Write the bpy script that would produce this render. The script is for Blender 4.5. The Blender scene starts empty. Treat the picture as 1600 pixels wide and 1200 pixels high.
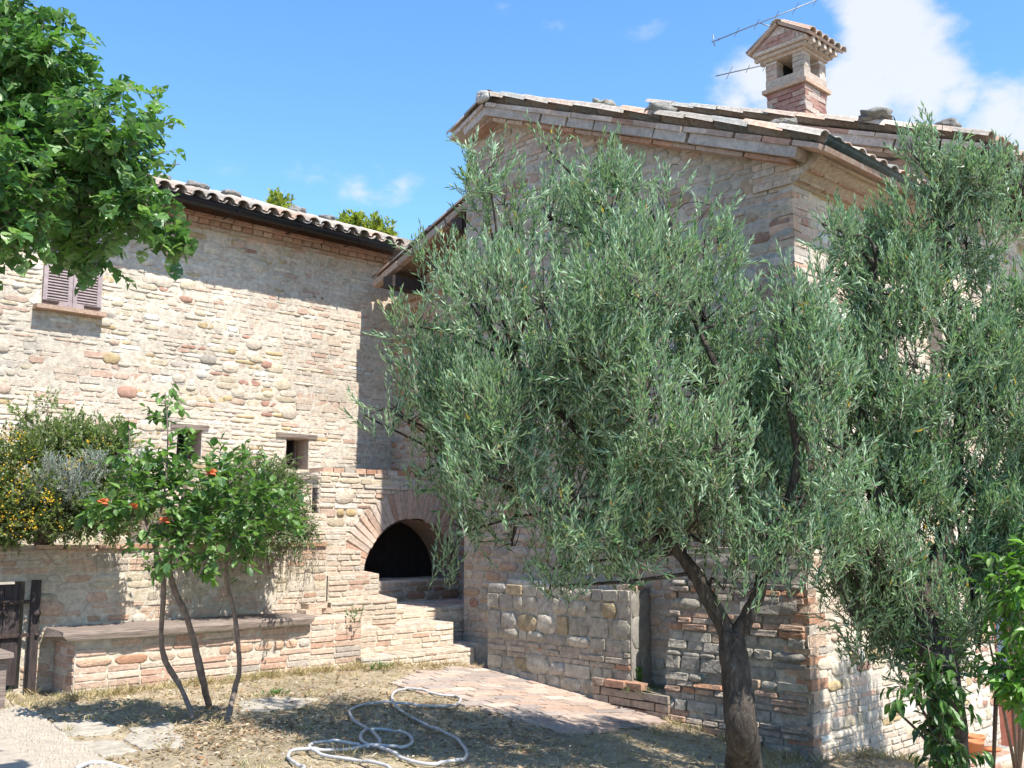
import bpy, math, random
import numpy as np
from math import radians as RD, sin, cos, tan, pi, sqrt
from mathutils import Vector, Matrix
C = bpy.context.scene
COL = C.collection

# ------------------------------------------------------------------ camera
EYE = 1.35
AZ = RD(46.2); PITCH = math.atan(227 / 1600)
cam_d = bpy.data.cameras.new('camera'); cam_d.sensor_width = 36; cam_d.lens = 36.0
cam_d.clip_start = 0.05; cam_d.clip_end = 3000
cam = bpy.data.objects.new('camera', cam_d); COL.objects.link(cam)
cam.location = (0, 0, EYE); cam.rotation_euler = (pi / 2 + PITCH, 0, AZ - pi / 2)
C.camera = cam
# ------------------------------------------------------------------ sun and sky
SUN_EL = RD(58.0); SUN_AZ = RD(-89.0)          # azimuth measured from +X; the sun stands towards -Y
sd = Vector((cos(SUN_EL) * cos(SUN_AZ), cos(SUN_EL) * sin(SUN_AZ), sin(SUN_EL)))
sun_d = bpy.data.lights.new('sun', 'SUN'); sun_d.energy = 4.4; sun_d.angle = RD(0.53); sun_d.color = (1.0, 0.955, 0.88)
sun = bpy.data.objects.new('sun', sun_d); COL.objects.link(sun)
sun.rotation_euler = sd.to_track_quat('Z', 'Y').to_euler(); sun.location = (0, -10, 20)
C.view_settings.view_transform = 'Standard'; C.view_settings.look = 'None'
C.view_settings.exposure = 1.1; C.view_settings.gamma = 1.0; C.view_settings.use_curve_mapping = False
C.cycles.use_denoising = True
C.cycles.max_bounces = 8; C.cycles.diffuse_bounces = 4; C.cycles.glossy_bounces = 2; C.cycles.transmission_bounces = 3
C.cycles.sample_clamp_indirect = 6.0

def at(px, py, D):
    dx = (px - 800) / 1600; dy = (600 - py) / 1600
    f = cos(PITCH) - dy * sin(PITCH); u = sin(PITCH) + dy * cos(PITCH)
    return Vector(((f * cos(AZ) + dx * sin(AZ)) * D / f, (f * sin(AZ) - dx * cos(AZ)) * D / f, EYE + u * D / f))

w = bpy.data.worlds.new('World'); C.world = w; w.use_nodes = True
nt = w.node_tree; nt.nodes.clear()
out = nt.nodes.new('ShaderNodeOutputWorld'); bg = nt.nodes.new('ShaderNodeBackground')
sky = nt.nodes.new('ShaderNodeTexSky'); sky.sky_type = 'NISHITA'; sky.sun_disc = False
sky.sun_elevation = SUN_EL; sky.sun_rotation = pi / 2 - SUN_AZ
sky.air_density = 1.0; sky.dust_density = 0.25; sky.ozone_density = 2.0; sky.altitude = 300
bg.inputs['Strength'].default_value = 0.15
tc = nt.nodes.new('ShaderNodeTexCoord')
def wn(t, **k):
    n = nt.nodes.new(t)
    for a, b in k.items(): setattr(n, a, b)
    return n
def cdir(px, py):
    v = at(px, py, 10) - Vector((0, 0, EYE)); return v.normalized()
clouds = [(1385, 55, .062), (1430, 100, .055), (1330, 140, .058), (1185, 125, .046), (1150, 160, .035), (1255, 150, .05), (1340, 10, .045), (1440, 160, .04), (1500, 165, .03), (1560, 200, .05), (1610, 215, .06), (1250, 95, .035),
          (630, 292, .04), (560, 300, .03), (850, 15, .032), (795, 8, .025), (690, 262, .03), (360, 205, .02), (500, 280, .04), (330, 300, .04), (1760, 60, .07), (1000, 10, .03)]
wts = [1, 1, .95, 1, .9, .95, .8, .8, .7, 1, 1, .7, .4, .3, .3, .28, .32, .2, .22, .2, .8, .2]
acc = None
nz = wn('ShaderNodeTexNoise'); nz.inputs['Scale'].default_value = 9; nz.inputs['Detail'].default_value = 7; nz.inputs['Roughness'].default_value = .58
mp = wn('ShaderNodeMapping'); mp.inputs['Scale'].default_value = (1, 1, 1.9)
nt.links.new(tc.outputs['Generated'], mp.inputs['Vector']); nt.links.new(mp.outputs['Vector'], nz.inputs['Vector'])
for (px, py, r), wt in zip(clouds, wts):
    d = wn('ShaderNodeVectorMath', operation='DISTANCE'); nt.links.new(tc.outputs['Generated'], d.inputs[0]); d.inputs[1].default_value = cdir(px, py)
    m = wn('ShaderNodeMapRange'); m.inputs['From Min'].default_value = r * 1.08; m.inputs['From Max'].default_value = 0
    m.inputs['To Min'].default_value = 0; m.inputs['To Max'].default_value = wt
    nt.links.new(d.outputs['Value'], m.inputs['Value'])
    if acc is None: acc = m.outputs[0]
    else:
        a = wn('ShaderNodeMath', operation='MAXIMUM'); nt.links.new(acc, a.inputs[0]); nt.links.new(m.outputs[0], a.inputs[1]); acc = a.outputs[0]
n2 = wn('ShaderNodeMapRange'); n2.inputs['From Min'].default_value = .3; n2.inputs['From Max'].default_value = .7
n2.inputs['To Min'].default_value = -.6; n2.inputs['To Max'].default_value = .42
nt.links.new(nz.outputs['Fac'], n2.inputs['Value'])
sm = wn('ShaderNodeMath', operation='ADD'); nt.links.new(acc, sm.inputs[0]); nt.links.new(n2.outputs[0], sm.inputs[1])
gate = wn('ShaderNodeMapRange', interpolation_type='SMOOTHSTEP'); gate.inputs['From Min'].default_value = .12; gate.inputs['From Max'].default_value = .8
gate.inputs['To Max'].default_value = .9
nt.links.new(sm.outputs[0], gate.inputs['Value'])
g2 = wn('ShaderNodeMapRange'); g2.inputs['From Min'].default_value = 0; g2.inputs['From Max'].default_value = .1
nt.links.new(acc, g2.inputs['Value'])
gm = wn('ShaderNodeMath', operation='MULTIPLY'); nt.links.new(gate.outputs[0], gm.inputs[0]); nt.links.new(g2.outputs[0], gm.inputs[1])
mx = wn('ShaderNodeMixRGB'); mx.inputs['Color2'].default_value = (2.9, 3.0, 3.1, 1)
hs = wn('ShaderNodeHueSaturation'); hs.inputs['Saturation'].default_value = 1.22; hs.inputs['Value'].default_value = 1.0
nt.links.new(sky.outputs[0], hs.inputs['Color'])
nt.links.new(gm.outputs[0], mx.inputs['Fac']); nt.links.new(hs.outputs[0], mx.inputs['Color1'])
nt.links.new(mx.outputs[0], bg.inputs['Color']); nt.links.new(bg.outputs[0], out.inputs[0])

# ------------------------------------------------------------------ helpers
rng = np.random.default_rng(7); R = random.Random(11)
def nrm(v): return v / (np.linalg.norm(v, axis=-1, keepdims=True) + 1e-9)

def material(name, base=None, rough=.9, nscale=14, namp=.35, bscale=60, bstr=.35, bdist=.01, spec=.25, transl=0, back=None, metal=0, spots=None, stretch=None, lvar=0):
    m = bpy.data.materials.new(name); m.use_nodes = True
    t = m.node_tree; N = t.nodes; L = t.links
    p = N['Principled BSDF']; p.inputs['Roughness'].default_value = rough; p.inputs['Specular IOR Level'].default_value = spec; p.inputs['Metallic'].default_value = metal
    if base is None:
        a = N.new('ShaderNodeAttribute'); a.attribute_name = 'Col'; c = a.outputs['Color']
    else:
        r_ = N.new('ShaderNodeRGB'); r_.outputs[0].default_value = (*base, 1); c = r_.outputs[0]
    g = N.new('ShaderNodeTexCoord'); vec = g.outputs['Object']
    if stretch:
        mpn = N.new('ShaderNodeMapping'); mpn.inputs['Scale'].default_value = stretch; L.new(vec, mpn.inputs['Vector']); vec = mpn.outputs['Vector']
    if namp > 0:
        n = N.new('ShaderNodeTexNoise'); n.inputs['Scale'].default_value = nscale; n.inputs['Detail'].default_value = 5; n.inputs['Roughness'].default_value = .65
        L.new(vec, n.inputs['Vector'])
        r = N.new('ShaderNodeMapRange'); r.inputs['From Min'].default_value = .3; r.inputs['From Max'].default_value = .7
        r.inputs['To Min'].default_value = 1 - namp; r.inputs['To Max'].default_value = 1 + namp * .8
        L.new(n.outputs['Fac'], r.inputs['Value'])
        mu = N.new('ShaderNodeVectorMath'); mu.operation = 'SCALE'; L.new(c, mu.inputs[0]); L.new(r.outputs[0], mu.inputs['Scale']); c = mu.outputs[0]
    if lvar:
        n = N.new('ShaderNodeTexNoise'); n.inputs['Scale'].default_value = .9; n.inputs['Detail'].default_value = 4; L.new(g.outputs['Object'], n.inputs['Vector'])
        r = N.new('ShaderNodeMapRange'); r.inputs['From Min'].default_value = .35; r.inputs['From Max'].default_value = .65; r.inputs['To Min'].default_value = 1 - lvar; r.inputs['To Max'].default_value = 1 + lvar * .6
        L.new(n.outputs['Fac'], r.inputs['Value']); mu = N.new('ShaderNodeVectorMath'); mu.operation = 'SCALE'; L.new(c, mu.inputs[0]); L.new(r.outputs[0], mu.inputs['Scale']); c = mu.outputs[0]
    if spots:
        sc, lo, hi, colr, f = spots
        n = N.new('ShaderNodeTexNoise'); n.inputs['Scale'].default_value = sc; n.inputs['Detail'].default_value = 6; n.inputs['Roughness'].default_value = .7
        L.new(vec, n.inputs['Vector'])
        r = N.new('ShaderNodeMapRange'); r.inputs['From Min'].default_value = lo; r.inputs['From Max'].default_value = hi; r.inputs['To Max'].default_value = f
        L.new(n.outputs['Fac'], r.inputs['Value'])
        mm = N.new('ShaderNodeMixRGB'); mm.inputs['Color2'].default_value = (*colr, 1); L.new(r.outputs[0], mm.inputs['Fac']); L.new(c, mm.inputs['Color1']); c = mm.outputs[0]
    if back is not None:
        ge = N.new('ShaderNodeNewGeometry'); mm = N.new('ShaderNodeMixRGB'); mm.inputs['Color2'].default_value = (*back, 1)
        L.new(ge.outputs['Backfacing'], mm.inputs['Fac']); L.new(c, mm.inputs['Color1']); c = mm.outputs[0]
    L.new(c, p.inputs['Base Color'])
    if bstr > 0:
        n = N.new('ShaderNodeTexNoise'); n.inputs['Scale'].default_value = bscale; n.inputs['Detail'].default_value = 6; n.inputs['Roughness'].default_value = .65
        L.new(vec, n.inputs['Vector'])
        b = N.new('ShaderNodeBump'); b.inputs['Strength'].default_value = bstr; b.inputs['Distance'].default_value = bdist
        L.new(n.outputs['Fac'], b.inputs['Height']); L.new(b.outputs[0], p.inputs['Normal'])
    if transl:
        tr = N.new('ShaderNodeBsdfTranslucent'); ms = N.new('ShaderNodeMixShader'); ms.inputs['Fac'].default_value = transl
        sc_ = N.new('ShaderNodeVectorMath'); sc_.operation = 'MULTIPLY'; sc_.inputs[1].default_value = (1.25, 1.45, .7)
        L.new(c, sc_.inputs[0]); L.new(sc_.outputs[0], tr.inputs['Color'])
        L.new(p.outputs[0], ms.inputs[1]); L.new(tr.outputs[0], ms.inputs[2]); L.new(ms.outputs[0], N['Material Output'].inputs['Surface'])
    return m

M = {}
M['masonry'] = material('masonry', nscale=22, namp=.28, bscale=55, bstr=.75, bdist=.014, lvar=.13, spots=(3.2, .55, .8, (.38, .34, .29), .35))
M['old_masonry'] = material('lichen_masonry', nscale=18, namp=.35, bscale=30, bstr=1.0, bdist=.025, lvar=.15, spots=(7, .54, .68, (.2, .19, .165), .55))
M['terracotta'] = material('terracotta', nscale=25, namp=.35, bscale=70, bstr=.4, spots=(9, .54, .66, (.36, .35, .31), .7))
M['gutter_black'] = material('gutter_black', (.012, .013, .016), rough=.45, namp=.2, bstr=0, spec=.4)
M['gutter_green'] = material('gutter_copper', (.045, .06, .055), rough=.5, namp=.4, bstr=0, spec=.4, metal=.3)
M['shutter'] = material('shutter_paint', (.32, .255, .25), rough=.6, nscale=18, namp=.22, lvar=.1, bstr=.1)
M['wood'] = material('grey_wood', (.215, .17, .14), rough=.85, nscale=5, namp=.55, bscale=9, bstr=.7, bdist=.008, stretch=(.8, 14, 14))
M['darkwood'] = material('dark_wood', (.055, .043, .04), rough=.85, nscale=5, namp=.5, bscale=9, bstr=.8, bdist=.01, stretch=(12, 12, 1.5))
M['shaded_planks'] = material('shaded_planks', rough=.9, nscale=5, namp=.5, bscale=9, bstr=.6, stretch=(12, 12, 1.5))
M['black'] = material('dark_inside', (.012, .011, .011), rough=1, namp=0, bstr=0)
M['iron'] = material('rusty_iron', (.06, .04, .034), rough=.75, nscale=40, namp=.5, bstr=.2)
M['bark'] = material('olive_bark', (.066, .053, .042), rough=.95, nscale=11, namp=.75, bscale=22, bstr=1.0, bdist=.02, stretch=(2.2, 2.2, .6), spots=(16, .55, .7, (.2, .19, .16), .6))
M['bark2'] = material('brown_bark', (.19, .145, .12), rough=.9, nscale=20, namp=.4, bscale=50, bstr=.5)
M['olive_leaf'] = material('olive_leaf', rough=.42, namp=0, bstr=0, spec=.38, transl=.24, back=(.29, .40, .245))
M['leaf'] = material('green_leaf', rough=.42, namp=0, bstr=0, spec=.5, transl=.38)
M['silver_leaf'] = material('silver_leaf', rough=.8, namp=0, bstr=0, spec=.2, transl=.2)
M['flower'] = material('petals', rough=.8, namp=0, bstr=0, transl=.25)
M['litter'] = material('dry_litter', rough=.9, namp=0, bstr=0, spec=.1, transl=.15)
M['hose'] = material('hose_plastic', (.43, .42, .41), rough=.5, nscale=14, namp=.32, bstr=0, spec=.4)
M['pot'] = material('pot_clay', (.52, .19, .085), rough=.85, nscale=12, namp=.2, bstr=.15)
M['metal'] = material('aluminium', (.22, .23, .26), rough=.5, namp=.1, bstr=0, metal=.6)
M['plaster'] = material('shaded_plaster', (.26, .24, .21), nscale=7, namp=.3, bscale=35, bstr=.5)  # pier end face: recess shade put into the grey base colour
M['reddoor'] = material('red_brown_paint', (.19, .062, .04), rough=.6, nscale=20, namp=.25, bstr=.1)
M['glass'] = material('window_glass', (.10, .14, .19), rough=.06, namp=0, bstr=0, spec=.9)
M['slab'] = material('flagstone', (.34, .305, .25), nscale=10, namp=.35, bscale=30, bstr=.5)
M['path'] = material('path_concrete', (.36, .31, .245), nscale=12, namp=.2, bscale=80, bstr=.5, spots=(30, .5, .65, (.33, .31, .29), .6))
gm_ = material('dry_ground', (.365, .295, .205), nscale=5, namp=.4, bscale=35, bstr=.9, bdist=.03, lvar=.25, spots=(2.3, .5, .68, (.17, .155, .08), .5)); M['ground'] = gm_

class MB:
    def __init__(s): s.v = []; s.f = []; s.c = []; s.sm = []
    def add(s, vs, fs, col=(.5, .5, .5), smooth=False):
        b = len(s.v); s.v.extend([tuple(p) for p in vs]); s.c.extend([col] * len(vs))
        for f in fs: s.f.append(tuple(b + i for i in f)); s.sm.append(smooth)
    def box(s, lo, hi, col=(.5, .5, .5), j=0):
        x0, y0, z0 = lo; x1, y1, z1 = hi
        vs = [(x0, y0, z0), (x1, y0, z0), (x1, y1, z0), (x0, y1, z0), (x0, y0, z1), (x1, y0, z1), (x1, y1, z1), (x0, y1, z1)]
        if j: vs = [tuple(a + R.uniform(-j, j) for a in p) for p in vs]
        s.add(vs, [(0, 3, 2, 1), (4, 5, 6, 7), (0, 1, 5, 4), (1, 2, 6, 5), (2, 3, 7, 6), (3, 0, 4, 7)], col)
    def obox(s, O, U, V, N, u, v, n, col, j=0):
        O, U, V, N = map(Vector, (O, U, V, N)); vs = []
        for c_ in n:
            for a, b in ((u[0], v[0]), (u[1], v[0]), (u[1], v[1]), (u[0], v[1])):
                vs.append(O + U * (a + R.uniform(-j, j)) + V * (b + R.uniform(-j, j)) + N * (c_ + R.uniform(-j, j) * .6))
        s.add(vs, [(0, 3, 2, 1), (4, 5, 6, 7), (0, 1, 5, 4), (1, 2, 6, 5), (2, 3, 7, 6), (3, 0, 4, 7)], col)
    def quad(s, a, b, c, d, col): s.add([a, b, c, d], [(0, 1, 2, 3)], col)
    def tube(s, pts, rad, n=8, col=(.5, .5, .5), wob=0, cap=True):
        pts = [Vector(p) for p in pts]; k = len(pts); ring = []
        prev = None
        for i, p in enumerate(pts):
            t = (pts[min(i + 1, k - 1)] - pts[max(i - 1, 0)]).normalized()
            if prev is None:
                a = t.orthogonal().normalized()
            else:
                a = (prev - t * prev.dot(t)).normalized()
            prev = a; b = t.cross(a); r = rad[i] if hasattr(rad, '__len__') else rad
            for q in range(n):
                an = 2 * pi * q / n; rr = r * (1 + (R.uniform(-wob, wob) if wob else 0))
                ring.append(p + a * cos(an) * rr + b * sin(an) * rr)
        fs = [(i * n + q, i * n + (q + 1) % n, (i + 1) * n + (q + 1) % n, (i + 1) * n + q) for i in range(k - 1) for q in range(n)]
        if cap: fs += [tuple(range(n - 1, -1, -1)), tuple((k - 1) * n + q for q in range(n))]
        s.add(ring, fs, col, True)
    def stone(s, c, U, V, N, w_, h_, d, n=10, p=3.5, jit=.06, col=(.5, .4, .3), emb=.012):
        c, U, V, N = Vector(c), Vector(U), Vector(V), Vector(N); vs = []
        tilt = (R.uniform(-.25, .25), R.uniform(-.25, .25)); ang0 = pi / n
        base = []
        if p >= 7:                                        # a brick: cut corners, flat face
            n = 8; k = min(.009, .2 * min(w_, h_)); a, b = w_ / 2, h_ / 2
            base = [(x + R.uniform(-1, 1) * .0028, y + R.uniform(-1, 1) * .0028) for x, y in ((a, -b + k), (a, b - k), (a - k, b), (-a + k, b), (-a, b - k), (-a, -b + k), (-a + k, -b), (a - k, -b))]
            rings = ((0, -emb, 0), (.0008, d * .72, .1), (.006, d, .12))
        else:
            for q in range(n):
                an = ang0 + 2 * pi * q / n; ca, sa = cos(an), sin(an)
                rr = (abs(ca) ** p + abs(sa) ** p) ** (-1 / p); rr *= 1 + R.uniform(-jit, jit)
                base.append((ca * rr * w_ / 2, sa * rr * h_ / 2))
            rings = ((0, -emb, 0), (.003, d * .6, .15), (.012, d, .2))
        for ins, dd, hj in rings:
            sa_, sb_ = max(.45, 1 - 2 * ins / w_), max(.45, 1 - 2 * ins / h_)
            for (a, b) in base:
                dd2 = dd * (1 + R.uniform(-hj, hj)) + (d * (tilt[0] * a / w_ + tilt[1] * b / h_) if dd > 0 else 0)
                vs.append(c + U * a * sa_ + V * b * sb_ + N * dd2)
        vs.append(c + N * d * (1.0 if p >= 7 else 1.06))
        fs = []
        for k in range(2): fs += [(k * n + q, k * n + (q + 1) % n, (k + 1) * n + (q + 1) % n, (k + 1) * n + q) for q in range(n)]
        fs += [(2 * n + q, 2 * n + (q + 1) % n, 3 * n) for q in range(n)]
        s.add(vs, fs, col, p < 7)
    def build(s, name, m, parent=None, **tags):
        me = bpy.data.meshes.new(name); me.from_pydata(s.v, [], s.f)
        ca = me.color_attributes.new('Col', 'FLOAT_COLOR', 'POINT')
        arr = np.ones((len(s.v), 4), 'f'); arr[:, :3] = np.array(s.c, 'f').reshape(-1, 3); ca.data.foreach_set('color', arr.ravel())
        me.polygons.foreach_set('use_smooth', np.array(s.sm, bool))
        return link(name, me, m, parent, **tags)

def link(name, me, m, parent=None, **tags):
    o = bpy.data.objects.new(name, me); COL.objects.link(o)
    if m is not None: me.materials.append(m)
    if parent is not None: o.parent = parent; o.matrix_parent_inverse = Matrix.Translation(-parent.location)
    for k, v in tags.items(): o[k] = v
    return o
def thing(name, label, cat, loc=(0, 0, 0), group=None):
    o = bpy.data.objects.new(name, None); COL.objects.link(o); o.empty_display_size = .2; o.location = loc
    o['label'] = label; o['category'] = cat
    if group: o['group'] = group
    return o
def tag(o, label, cat, group=None):
    o['label'] = label; o['category'] = cat
    if group: o['group'] = group
    return o

def np_mesh(name, V, F, colr, m, parent=None, smooth=False, **tags):
    """V (n,3); F (k,3|4) int; colr (n,3)"""
    me = bpy.data.meshes.new(name); V = np.asarray(V, 'f'); F = np.asarray(F, 'i')
    me.vertices.add(len(V)); me.vertices.foreach_set('co', V.ravel())
    k = F.shape[1]; me.loops.add(F.size); me.loops.foreach_set('vertex_index', F.ravel())
    me.polygons.add(len(F)); me.polygons.foreach_set('loop_start', np.arange(0, F.size, k, dtype='i'))
    try: me.polygons.foreach_set('loop_total', np.full(len(F), k, 'i'))
    except Exception: pass
    me.polygons.foreach_set('use_smooth', np.full(len(F), smooth))
    ca = me.color_attributes.new('Col', 'FLOAT_COLOR', 'POINT'); a = np.ones((len(V), 4), 'f'); a[:, :3] = colr; ca.data.foreach_set('color', a.ravel())
    me.update(calc_edges=True); me.validate()
    return link(name, me, m, parent, **tags)

# leaf prototypes: x along, y across, z normal
LANCE = (np.array([(0, 0, 0), (.45, -.5, .06), (.45, .5, .06), (.5, 0, -.05), (1, 0, .02)]), np.array([(0, 1, 3), (0, 3, 2), (3, 1, 4), (3, 4, 2)]))
BROAD = (np.array([(0, 0, 0), (.2, -.42, .05), (.2, .42, .05), (.55, -.46, .03), (.55, .46, .03), (1, 0, -.12), (.35, 0, -.06), (.7, 0, -.08)]),
         np.array([(0, 1, 6), (0, 6, 2), (1, 3, 6), (6, 4, 2), (3, 7, 6), (6, 7, 4), (3, 5, 7), (7, 5, 4)]))
def leafproto(outline, droop=.22, fold=.10, wave=.03):
    rim = [(0, 0)] + list(outline) + [(1, 0)] + [(x, -y) for x, y in outline[::-1]]
    spine = [.28, .6]; z = lambda x, y: -droop * x * x + fold * abs(y) * 2 + wave * sin(9 * x + 3 * y)
    V = [(x, y, z(x, y)) for x, y in rim] + [(x, 0, z(x, 0) - .02) for x in spine]; n = len(rim); a, b = n, n + 1; F = []
    for i in range(n):
        j = (i + 1) % n; m = (rim[i][0] + rim[j][0]) / 2; F.append((i, j, a if m < .45 else b))
    h = len(outline) + 1; k = max(i for i in range(h) if rim[i][0] < .45 or i < 2)
    F += [(a, b, k + 1 if rim[k + 1][0] > .3 else k), (b, a, n - k - 1)]
    return np.array(V, float), np.array(F)
HEART = leafproto([(-.06, .2), (.02, .4), (.2, .52), (.42, .5), (.64, .36), (.84, .14)])
OVAL = leafproto([(.1, .22), (.3, .42), (.55, .46), (.78, .3), (.92, .12)], .18, .12)
LONG = leafproto([(.12, .22), (.32, .45), (.55, .5), (.78, .33), (.92, .12)], .35, .12)
DIAM = (np.array([(0, 0, 0), (.5, -.5, .05), (1, 0, 0), (.5, .5, .05)]), np.array([(0, 1, 2), (0, 2, 3)]))
def leaves(P, D, Nn, Ln, Wd, proto):
    pv, pf = proto; n = len(P); D = nrm(D); S = nrm(np.cross(Nn, D)); Nn = np.cross(D, S)
    Ln = np.broadcast_to(Ln, (n,)); Wd = np.broadcast_to(Wd, (n,))
    V = P[:, None, :] + pv[None, :, 0, None] * (D * Ln[:, None])[:, None, :] + pv[None, :, 1, None] * (S * Wd[:, None])[:, None, :] + pv[None, :, 2, None] * (Nn * Ln[:, None])[:, None, :]
    F = pf[None] + (np.arange(n) * len(pv))[:, None, None]
    return V.reshape(-1, 3), F.reshape(-1, 3), len(pv)
def pick(cols, wts, n, var=.15):
    cols = np.array(cols); i = rng.choice(len(cols), n, p=np.array(wts) / np.sum(wts)); c = cols[i]
    return c * (1 + rng.uniform(-var, var, (n, 1)))
def shoots(base, D, L, n, spread, bend=0.0, t0=.08):
    """leaf positions and directions on S shoots with n leaves each"""
    S = len(base); D = nrm(D); up = np.array([0, 0, 1.])
    A = nrm(np.cross(D, nrm(rng.normal(size=(S, 3))))); B = np.cross(D, A)
    t = np.linspace(t0, 1, n)[None, :] + rng.uniform(-.03, .03, (S, n))
    P = base[:, None] + D[:, None] * (t * L[:, None])[..., None] + up * (bend * (t ** 2) * L[:, None])[..., None]
    ax = np.where((np.arange(n) // 2 % 2 == 0)[None, :, None], A[:, None], B[:, None]) * np.where((np.arange(n) % 2 == 0)[None, :, None], 1, -1)
    th = spread * rng.uniform(.7, 1.2, (S, n)) * (1 - .45 * t)
    LD = (D[:, None] + up * (2 * bend * t)[..., None]) * np.cos(th)[..., None] + ax * np.sin(th)[..., None]
    LD = LD + rng.normal(scale=.12, size=LD.shape)
    LN = D[:, None] * 1.0 - ax * .35 + rng.normal(scale=.25, size=LD.shape) + up * .5
    return P.reshape(-1, 3), LD.reshape(-1, 3), LN.reshape(-1, 3)
def stems(base, D, L, bend, r, col):
    S = len(base); D = nrm(D); up = np.array([0, 0, 1.]); A = nrm(np.cross(D, nrm(rng.normal(size=(S, 3))))); B = np.cross(D, A); Vs = []
    for t, k in ((0, 1.), (.5, .8), (1, .4)):
        c = base + D * (t * L)[:, None] + up * (bend * t * t * L)[:, None]
        for q in range(3):
            an = 2 * pi * q / 3; Vs.append(c + (A * cos(an) + B * sin(an)) * r * k)
    V = np.stack(Vs, 1).reshape(-1, 3); F = []
    for a in (0, 3):
        for q in range(3): F.append((a + q, a + (q + 1) % 3, a + 3 + (q + 1) % 3, a + 3 + q))
    F = np.array(F)[None] + (np.arange(S) * 9)[:, None, None]
    return V, F.reshape(-1, 4), np.tile(np.array(col), (len(V), 1))
def in_blobs(blobs, n, lo=.5, hi=1.0):
    """blobs: (x,y,z,r,weight)"""
    b = np.array(blobs, float); wt = b[:, 3] ** 2 * b[:, 4]; i = rng.choice(len(b), n, p=wt / wt.sum())
    d = nrm(rng.normal(size=(n, 3))); rr = rng.uniform(lo ** 2, hi ** 2, n) ** .5
    return b[i, :3] + d * (rr * b[i, 3])[:, None], d
def smoothstep(x): x = np.clip(x, 0, 1); return x * x * (3 - 2 * x)
def terr(x, y):
    x = np.asarray(x, float); y = np.asarray(y, float)
    return -.085 * np.clip(8.6 - y, 0, 7) * smoothstep((x - 3) / 4.5) - .1 * smoothstep((x - 6.2) / 1.4) - .6 * smoothstep((x - 7.9) / 2.6) * smoothstep((6.5 - y) / 1.5)
def gp(px, py, lift=0.0):
    z = 0.0
    for _ in range(12):
        v = at(px, py, 10) - Vector((0, 0, EYE)); t = (z - EYE) / v.z; x, y = v.x * t, v.y * t; z = float(terr(x, y)) + lift
    return Vector((x, y, z))
def spline(pts, k=6):
    pts = [Vector(p) for p in pts]; o = []
    for i in range(len(pts) - 1):
        p0, p1, p2, p3 = pts[max(i - 1, 0)], pts[i], pts[i + 1], pts[min(i + 2, len(pts) - 1)]
        for q in range(k):
            t = q / k
            o.append(.5 * ((2 * p1) + (p2 - p0) * t + (2 * p0 - 5 * p1 + 4 * p2 - p3) * t * t + (3 * p1 - p0 - 3 * p2 + p3) * t ** 3))
    return o + [pts[-1]]
def inside(x, y, poly):
    x = np.asarray(x); y = np.asarray(y); r = np.zeros(x.shape, bool); n = len(poly)
    for i in range(n):
        x1, y1 = poly[i][:2]; x2, y2 = poly[(i + 1) % n][:2]
        cnd = ((y1 > y) != (y2 > y)) & (x < (x2 - x1) * (y - y1) / (y2 - y1 + 1e-12) + x1); r ^= cnd
    return r

# ------------------------------------------------------------------ masonry
MORTAR = (.54, .47, .375)
PAL_LEFT = [(6, (.56, .48, .375)), (3, (.50, .42, .30)), (1.1, (.44, .33, .18)), (1.3, (.50, .37, .28)), (.5, (.38, .22, .16)), (1.2, (.62, .58, .51)), (.6, (.41, .36, .30))]
BR_LEFT = [(4, (.54, .43, .33)), (3, (.56, .47, .37)), (.6, (.48, .33, .245)), (2, (.53, .47, .385))]
PAL_GREY = [(4, (.36, .31, .25)), (3, (.42, .36, .29)), (1.2, (.30, .22, .14)), (1.4, (.34, .2, .14)), (1, (.28, .26, .24))]
BR_GREY = [(3, (.38, .27, .2)), (3, (.40, .33, .27)), (1.5, (.33, .19, .13))]
PAL_BRICK = [(4, (.50, .33, .23)), (3, (.52, .39, .29)), (2, (.43, .24, .15)), (1.5, (.47, .41, .34))]
def pc(pal, v=.12):
    t = R.uniform(0, sum(a for a, _ in pal))
    for a, c in pal:
        t -= a
        if t <= 0: break
    k = 1 + R.uniform(-v, v); return tuple(x * k for x in c)
def sub_seg(segs, a, b):
    o = []
    for s0, s1 in segs:
        if b <= s0 or a >= s1: o.append((s0, s1)); continue
        if a > s0: o.append((s0, a))
        if b < s1: o.append((b, s1))
    return o
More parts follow.
